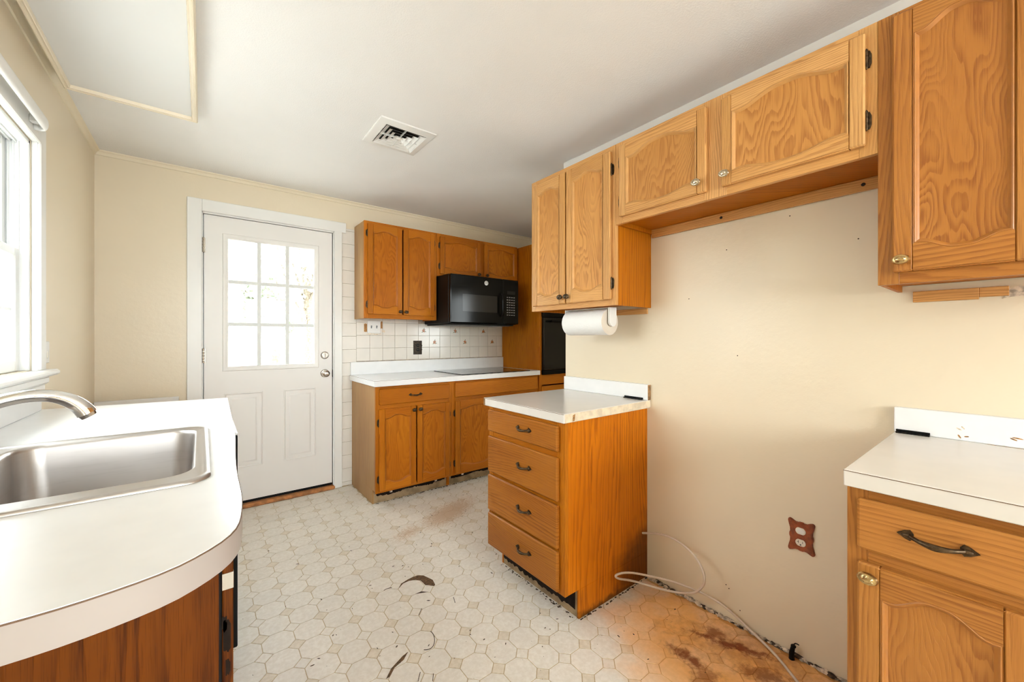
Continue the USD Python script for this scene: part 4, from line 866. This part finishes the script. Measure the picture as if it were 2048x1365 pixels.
# ================================================================== LEFT RUN: peninsula worktop, sink, cupboard, dishwasher
ZL, ZLB = .935, .893
curve = [(.079, 1.5), (.064, 1.18), (.057, .96), (.0535, .812), (.049, .767), (.039, .716), (.019, .681), (-.004, .658), (-.028, .641), (-.051, .632), (-.09, .623), (-.125, .619), (-.16, .619), (-.24, .624), (-.36, .64), (-.45, .662), (XL + .0005, .68)]
out = [(XL + .0005, 2.395), (.094, 2.325)] + [tuple(x) for x in spline([(a, b, 0) for a, b in curve], 70)[:, :2]]
CP = Polygon(out); SX0, SX1, SY0, SY1 = -.468, .014, .985, 1.592
def rrect(x0, x1, y0_, y1_, r): return sbox(x0 + r, y0_ + r, x1 - r, y1_ - r).buffer(r, 12)
cut = rrect(SX0 + .015, SX1 - .015, SY0 + .015, SY1 - .015, .04)
w = thing('worktop', 'white laminate peninsula worktop with rounded end around the sink', 'countertop')
m = trimesh.creation.extrude_polygon(CP.buffer(-.0008).difference(cut), .0012, engine='earcut'); m.apply_translation((0, 0, ZL - .0012)); obj('slab_top', m, 'laminate', w, smooth=False)
m = trimesh.creation.extrude_polygon(CP.difference(cut), ZL - .0030 - ZLB, engine='earcut'); m.apply_translation((0, 0, ZLB)); obj('slab_edge', m, 'laminate_edge', w, smooth=40, label='pinkish white edge band')
m = trimesh.creation.extrude_polygon(CP.buffer(.0003).difference(cut), .0016, engine='earcut'); m.apply_translation((0, 0, ZL - .0029)); obj('edge_seam', m, 'laminate_seam', w, smooth=False)
obj('backsplash', cb(XL + .0005, XL + .018, .70, 2.36, ZL + .0002, 1.008, .002), 'laminate', w)
sk = thing('sink', 'stainless steel drop-in kitchen sink in the peninsula worktop', 'sink')
bx0, bx1, by0, by1 = -.372, -.018, 1.062, 1.566
def rpts(x0, x1, y0_, y1_, r, n=10):
    o = []
    for cx_, cy_, t0 in ((x1 - r, y1_ - r, 0), (x0 + r, y1_ - r, 90), (x0 + r, y0_ + r, 180), (x1 - r, y0_ + r, 270)):
        o += [(cx_ + r * math.cos(math.radians(t0 + 90 * k / n)), cy_ + r * math.sin(math.radians(t0 + 90 * k / n))) for k in range(n + 1)]
    return o
def skin(rings):
    n = len(rings[0][0]); V, f = [], []
    for P, z in rings: V += [(a, b, z) for a, b in P]
    for i in range(len(rings) - 1):
        for j in range(n):
            k = (j + 1) % n; f += [(i * n + j, i * n + k, (i + 1) * n + k), (i * n + j, (i + 1) * n + k, (i + 1) * n + j)]
    return V, f
rings = [(rpts(SX0, SX1, SY0, SY1, .045), ZL + .0006), (rpts(SX0 + .001, SX1 - .001, SY0 + .001, SY1 - .001, .045), ZL + .005), (rpts(SX0 + .006, SX1 - .006, SY0 + .006, SY1 - .006, .042), ZL + .008),
         (rpts(SX0 + .013, SX1 - .013, SY0 + .013, SY1 - .013, .038), ZL + .007), (rpts(SX0 + .018, SX1 - .018, SY0 + .018, SY1 - .018, .036), ZL + .0045)]
o1 = 0.0
rings += [(rpts(bx0 - .012, bx1 + .006, by0 - .012, by1 + .007, .055), ZL + .0035), (rpts(bx0 - .004, bx1 + .002, by0 - .004, by1 + .002, .053), ZL + .001), (rpts(bx0, bx1, by0, by1, .05), ZL - .008), (rpts(bx0 + .004, bx1 - .004, by0 + .004, by1 - .004, .05), ZL - .06),
          (rpts(bx0 + .008, bx1 - .008, by0 + .008, by1 - .008, .055), ZL - .145), (rpts(bx0 + .016, bx1 - .016, by0 + .016, by1 - .016, .06), ZL - .166), (rpts(bx0 + .035, bx1 - .035, by0 + .035, by1 - .035, .06), ZL - .176), (rpts(bx0 + .10, bx1 - .10, by0 + .10, by1 - .10, .05), ZL - .179)]
V, f = skin(rings); n = len(rings[0][0]); V.append(((bx0 + bx1) / 2, (by0 + by1) / 2, ZL - .182)); L0 = (len(rings) - 1) * n
f += [(L0 + j, L0 + (j + 1) % n, len(V) - 1) for j in range(n)]
m = trimesh.Trimesh(V, f, process=False); 
if m.face_normals[-1][2] < 0: m.invert()
obj('basin', m, 'steel', sk, smooth=50)
m = lathe([(0, 0), (.030, 0), (.030, .003), (.040, .0045), (.046, .003), (.047, 0)], 32); m.apply_translation(((bx0 + bx1) / 2, (by0 + by1) / 2, ZL - .182)); obj('drain', m, 'chrome', sk, smooth=50)
fc = thing('faucet', 'low arched chrome faucet reaching over the sink', 'faucet')
m = lathe([(0, 0), (.030, 0), (.030, .006), (.024, .014), (.022, .055), (.019, .066), (0, .070)], 28); m.apply_translation((-.425, 1.315, ZL + .0062)); obj('base', m, 'chrome', fc, smooth=50)
sp_ = spline([(-.425, 1.315, .965), (-.418, 1.316, 1.015), (-.385, 1.322, 1.058), (-.335, 1.332, 1.084), (-.285, 1.340, 1.090), (-.250, 1.345, 1.080), (-.228, 1.348, 1.062), (-.214, 1.350, 1.041)], 50)
rad = np.interp(np.linspace(0, 1, 50), [0, .2, .75, .9, 1], [.017, .015, .0135, .0165, .0185])
obj('spout', tube(sp_, rad, 20), 'chrome', fc, smooth=60)
e = sp_[-1]; dd = sp_[-1] - sp_[-3]; dd /= np.linalg.norm(dd)
obj('aerator', tube([e, e + dd * .008], [.016, .0145], 20), 'nickel', fc, smooth=40)
obj('lever', tube(spline([(-.425, 1.315, .995), (-.432, 1.36, 1.02), (-.436, 1.41, 1.035)], 14), np.linspace(.010, .007, 14), 12), 'chrome', fc, smooth=60)

c = thing('sink_cabinet', 'dark-stained sink cabinet under the rounded white worktop', 'cabinet')
EY = .86
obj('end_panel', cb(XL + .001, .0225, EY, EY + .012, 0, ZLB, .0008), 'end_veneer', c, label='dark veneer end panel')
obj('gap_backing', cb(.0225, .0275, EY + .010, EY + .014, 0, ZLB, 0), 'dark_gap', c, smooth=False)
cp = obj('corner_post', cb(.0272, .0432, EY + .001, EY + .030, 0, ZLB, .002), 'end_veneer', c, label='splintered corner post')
for k, (z0_, z1_, aa, bb) in enumerate(((.662, .722, .0295, .0385), (.622, .650, .033, .038), (.585, .612, .033, .0375), (.700, .728, .0275, .033))):
    obj('damage_spot', FACE('y-', EY + .001)(ext(rough(aa, bb, z0_, z1_, 20 + k, 6).buffer(.001), 0, .0006)), 'glue_black', cp, smooth=False)
obj('metal_tape', [cb(.0268, .0438, EY + .0002, EY + .012, .774, .803, .0004)], 'nickel', cp, label='shiny strip of tape on the post')
obj('side_panel', cb(XL + .001, .0275, 1.715, 1.727, .10, ZLB, 0), 'veneer', c); obj('back_panel', cb(XL + .001, XL + .007, EY + .012, 1.715, .1, .72, 0), 'veneer', c); obj('bottom_panel', cb(XL + .007, .0275, EY + .012, 1.715, .115, .127, 0), 'veneer', c)
FL = FACE('x+', .0225)
frame(c, FL, EY + .03, 1.727, .10, ZLB, [(EY + .0305, EY + .075), (1.69, 1.727)], [(EY + .075, 1.69, .855, ZLB), (EY + .075, 1.69, .10, .13)], 'brown', th=.016)
door(c, FL, .93, 1.305, .12, .86, tone='brown'); door(c, FL, 1.315, 1.695, .12, .86, tone='brown')
obj('toe_board', cb(-.03, -.016, EY + .012, 1.715, 0, .1145, 0), 'dirty', c)
dwm = thing('dishwasher', 'white dishwasher with dark sides under the far end of the peninsula', 'dishwasher')
obj('body', cb(XL + .03, .060, 1.735, 2.312, .10, ZLB - .004, .003), 'black_matte', dwm)
obj('door', cb(.0605, .0995, 1.735, 2.312, .105, .868, .003), 'black_matte', dwm, label='dark door core')
obj('front_panel', cb(.0997, .1012, 1.740, 2.308, .110, .74, .0006), 'plastic', dwm, label='white front panel')
obj('control_panel', cb(.0602, .1016, 1.737, 2.312, .8685, .8755, .002), 'plastic', dwm, label='white control strip'); obj('control_face', cb(.0997, .1016, 1.740, 2.308, .742, .866, .0006), 'plastic', dwm)
obj('toe_plate', cb(.0, .012, 1.737, 2.31, 0.002, .099, .001), 'black_matte', dwm)
obj('filler_panel', cb(XL + .003, .07, 2.316, 2.328, 0, ZLB - .0005, .001), 'veneer', label='wood end panel between the dishwasher and the doorway', cat='panel')

# ---------------- curtain rod, small switch by the window, ceiling vent, ceiling light
cr = thing('curtain_rod', 'flat white curtain rod above the kitchen window', 'curtain rod')
P = affinity.translate(affinity.scale(Point(0, 0).buffer(1, 12), .010, .025), 0, 0)
def rodmesh(path):
    path = np.array(path); t = np.gradient(path, axis=0); t /= np.linalg.norm(t, axis=1, keepdims=True); q = np.array(P.exterior.coords)[:-1]; n = len(q); V, f = [], []
    for p_, d_ in zip(path, t):
        s_ = np.array([-d_[1], d_[0], 0]); V += [p_ + s_ * a + np.array([0, 0, b]) for a, b in q]
    for i in range(len(path) - 1):
        for j in range(n): k = (j + 1) % n; f += [(i * n + j, i * n + k, (i + 1) * n + k), (i * n + j, (i + 1) * n + k, (i + 1) * n + j)]
    V += [path[0], path[-1]]; f += [(len(V) - 2, (j + 1) % n, j) for j in range(n)] + [(len(V) - 1, (len(path) - 1) * n + j, (len(path) - 1) * n + (j + 1) % n) for j in range(n)]
    m = trimesh.Trimesh(V, f, process=False); m.fix_normals(); return m
arcp = lambda cy, sg: [(-.487 + .022 * math.sin(t), cy + sg * .022 * (1 - math.cos(t)) - sg * .022, 2.020) for t in np.linspace(math.pi / 2, 0, 8)]
end = [(-.465, y, 2.020) for y in np.linspace(1.36, 2.24, 20)] + [(-.487 + .022 * math.cos(t), 2.24 + .022 * math.sin(t), 2.020) for t in np.linspace(.2, math.pi / 2, 6)] + [(-.4945, 2.262, 2.020)]
obj('rod', rodmesh(end), 'white', cr, smooth=50)
obj('bracket', [cb(-.4945, -.475, 2.20, 2.225, 2.005, 2.03, .002)], 'white', cr); obj('bracket', [cb(-.4945, -.475, 1.40, 1.425, 2.005, 2.03, .002)], 'white', cr)
s = thing('wall_plate', 'small white wall plate half hidden beside the window casing', 'outlet')
obj('plate', cb(XL + .0003, XL + .006, 2.452, 2.520, 1.115, 1.205, .003), 'plastic', s); obj('button', ell((XL + .006, 2.490, 1.150), (.003, .011, .016), 2), 'ivory', s)

v_ = thing('ceiling_vent', 'white four-way ceiling air vent', 'vent')
VX, VY, R1, R2 = .875, 2.160, .156, .112
m = loft(np.array([(VX - R1, VY - R1), (VX + R1, VY - R1), (VX + R1, VY + R1), (VX - R1, VY + R1)]), [(0, .0), (.001, .006), (.006, .010), (R1 - R2 - .004, .016), (R1 - R2, .014), (R1 - R2 + .001, -.0)])
vv = m.vertices; m = trimesh.Trimesh(np.c_[vv[:, 0], vv[:, 2], ZC - vv[:, 1]], m.faces, process=False)
if (m.face_normals[:, 2] * m.area_faces).sum() > 0: m.invert()
obj('frame', m, 'vent', v_, smooth=30)
obj('duct', cb(VX - R2, VX + R2, VY - R2, VY + R2, ZC - .001, ZC - .0002, 0), 'dark_gap', v_, smooth=False)
for k in range(4):
    th_ = k * math.pi / 2; Rm = np.array([[math.cos(th_), -math.sin(th_), 0], [math.sin(th_), math.cos(th_), 0], [0, 0, 1]])
    for q in range(4):
        ro, ri = R2 - .003 - q * .026, R2 - .0265 - q * .026          # blade from (ro, low) to (ri, high)
        lo, hi = -.0155, -.0022; t_ = .0012
        V = []
        for (r, z) in ((ro, lo), (ri, hi), (ri + t_, hi + .0), (ro + t_, lo - .0004)):
            V += [(-r, -r, z), (r, -r, z)]
        F_ = [(0, 2, 3), (0, 3, 1), (2, 4, 5), (2, 5, 3), (4, 6, 7), (4, 7, 5), (6, 0, 1), (6, 1, 7), (0, 6, 4), (0, 4, 2), (1, 3, 5), (1, 5, 7)]
        m = trimesh.Trimesh(np.array(V) @ Rm.T + np.array([VX, VY, ZC]), F_, process=False); m.fix_normals(); obj('louvre', m, 'vent', v_, smooth=False)
    obj('divider', trimesh.Trimesh((cb(-.001, .001, -R2 + .002, -.012, -.014, -.002, 0).vertices) @ Rm.T + np.array([VX, VY, ZC]), cb(-.001, .001, -R2 + .002, -.012, -.014, -.002, 0).faces, process=False), 'vent', v_, smooth=False)
obj('hub', cb(VX - .012, VX + .012, VY - .012, VY + .012, ZC - .015, ZC - .0012, .002), 'vent', v_)

lf = thing('ceiling_light', 'wide flat ceiling light box with cream wooden frame', 'ceiling light')
LX0, LX1, LY0, LY1, LZ = -.476, -.018, 1.32, 2.556, 2.300
prof = [(0, 0), (0, .045), (.002, .052), (.006, .0555), (.010, .0545), (.012, .0515), (.016, .0515), (.020, .0545), (.023, .0530), (.0245, .046), (.025, .030)]
m = loft(np.array([(LX0, LY0), (LX1, LY0), (LX1, LY1), (LX0, LY1)]), prof); vv = m.vertices
m = trimesh.Trimesh(np.c_[vv[:, 0], vv[:, 2], ZC - vv[:, 1]], m.faces, process=False); 
if (m.face_normals[:, 2] * m.area_faces).sum() > 0: m.invert()
obj('frame', m, 'fixture_frame', lf, smooth=40)
obj('diffuser', cb(LX0 + .020, LX1 - .020, LY0 + .020, LY1 - .020, LZ + .018, LZ + .022, 0), 'diffuser', lf, smooth=False)

# ================================================================== OUTSIDE the door: pale bounce ground, fence, trees, wires
obj('ground', [wallbox(-40, 40, -40, 45, -.40, -.35)], plain('bounce_ground', (0.60, 0.59, 0.56), 0.9, var=.15, vs=8), smooth=False, kind='structure', label='pale sunlit yard beyond the glazed door')  # ground colour made pale so that its bounce lightens the ceiling indoors
obj('porch_floor', wallbox(-1.5, 3, YB + .15, YB + 1.9, -.2, -.05), plain('porch_concrete', (0.62, 0.60, 0.56), 0.9, var=.1, vs=5), smooth=False, kind='structure', label='concrete porch outside the glazed door')
fm = plain('fence_paint', (0.62, 0.62, 0.60), 0.7); bark = plain('bark', (0.20, 0.16, 0.12), 0.9, var=.4, vs=20)
g = G(); rn = g('object_info'); col = g.mix(g.noise(g('geometry'), 3.0), (0.40, 0.44, 0.34), (0.50, 0.54, 0.43))
leafm = g.done('leaf', g('mix_closure', fac=0.35, closure1=g('diffuse_bsdf', color=col), closure2=g('translucent_bsdf', color=col)))
fe = thing('porch_railing', 'pale horizontal railing outside the glazed door', 'railing')
for k in range(8): obj('post', cb(-1.5 + k * .7, -1.42 + k * .7, YB + 1.80, YB + 1.88, -.05, .86, .005), fm, fe)
for z in (.12, .47, .80): obj('rail', cb(-1.5, 3.48, YB + 1.815, YB + 1.865, z, z + .07, .005), fm, fe)
def tree(lbl, x, y, h, r, seed):
    rr = np.random.default_rng(seed); t = thing('tree', lbl, 'tree', 'trees behind the house')
    limbs = [tube(spline([(x, y, -.3), (x + .1, y, h * .35), (x - .05, y + .1, h * .75)], 12), np.linspace(.16, .07, 12), 8)]
    cs = []
    for k in range(9):
        a = rr.uniform(0, 6.28); e = np.array([x + math.cos(a) * r * .8, y + math.sin(a) * r * .8, h * rr.uniform(.5, 1.0)]); s0 = np.array([x, y, h * rr.uniform(.3, .6)])
        limbs.append(tube(spline([s0, (s0 + e) / 2 + rr.normal(0, .12, 3), e], 8), np.linspace(.06, .015, 8), 6)); cs += [e, (s0 + e * 2) / 3]
    obj('trunk', limbs, bark, t)
    cs = np.array(cs); n = 2200; c = cs[rr.integers(0, len(cs), n)] + rr.normal(0, r * .22, (n, 3)); d1_ = rr.normal(0, 1, (n, 3)); d1_ /= np.linalg.norm(d1_, axis=1, keepdims=True); d2_ = np.cross(d1_, rr.normal(0, 1, (n, 3))); d2_ /= np.linalg.norm(d2_, axis=1, keepdims=True)
    s_ = rr.uniform(.05, .11, (n, 1)); V = np.stack([c - d1_ * s_, c + d2_ * s_ * .5, c + d1_ * s_, c - d2_ * s_ * .5], 1).reshape(-1, 3); i = np.arange(n)[:, None] * 4
    obj('foliage', trimesh.Trimesh(V, np.vstack([i + [0, 1, 2], i + [0, 2, 3]]), process=False), leafm, t, smooth=False, kind='stuff')
tree('leafy tree seen through the upper right panes of the door', 2.9, 15.5, 5.0, 1.25, 1); tree('loose leafy tree seen through the middle panes of the door', 1.35, 11.5, 3.0, .75, 2); tree('small tree seen through the left panes of the door', -.1, 14.5, 2.8, .7, 3)
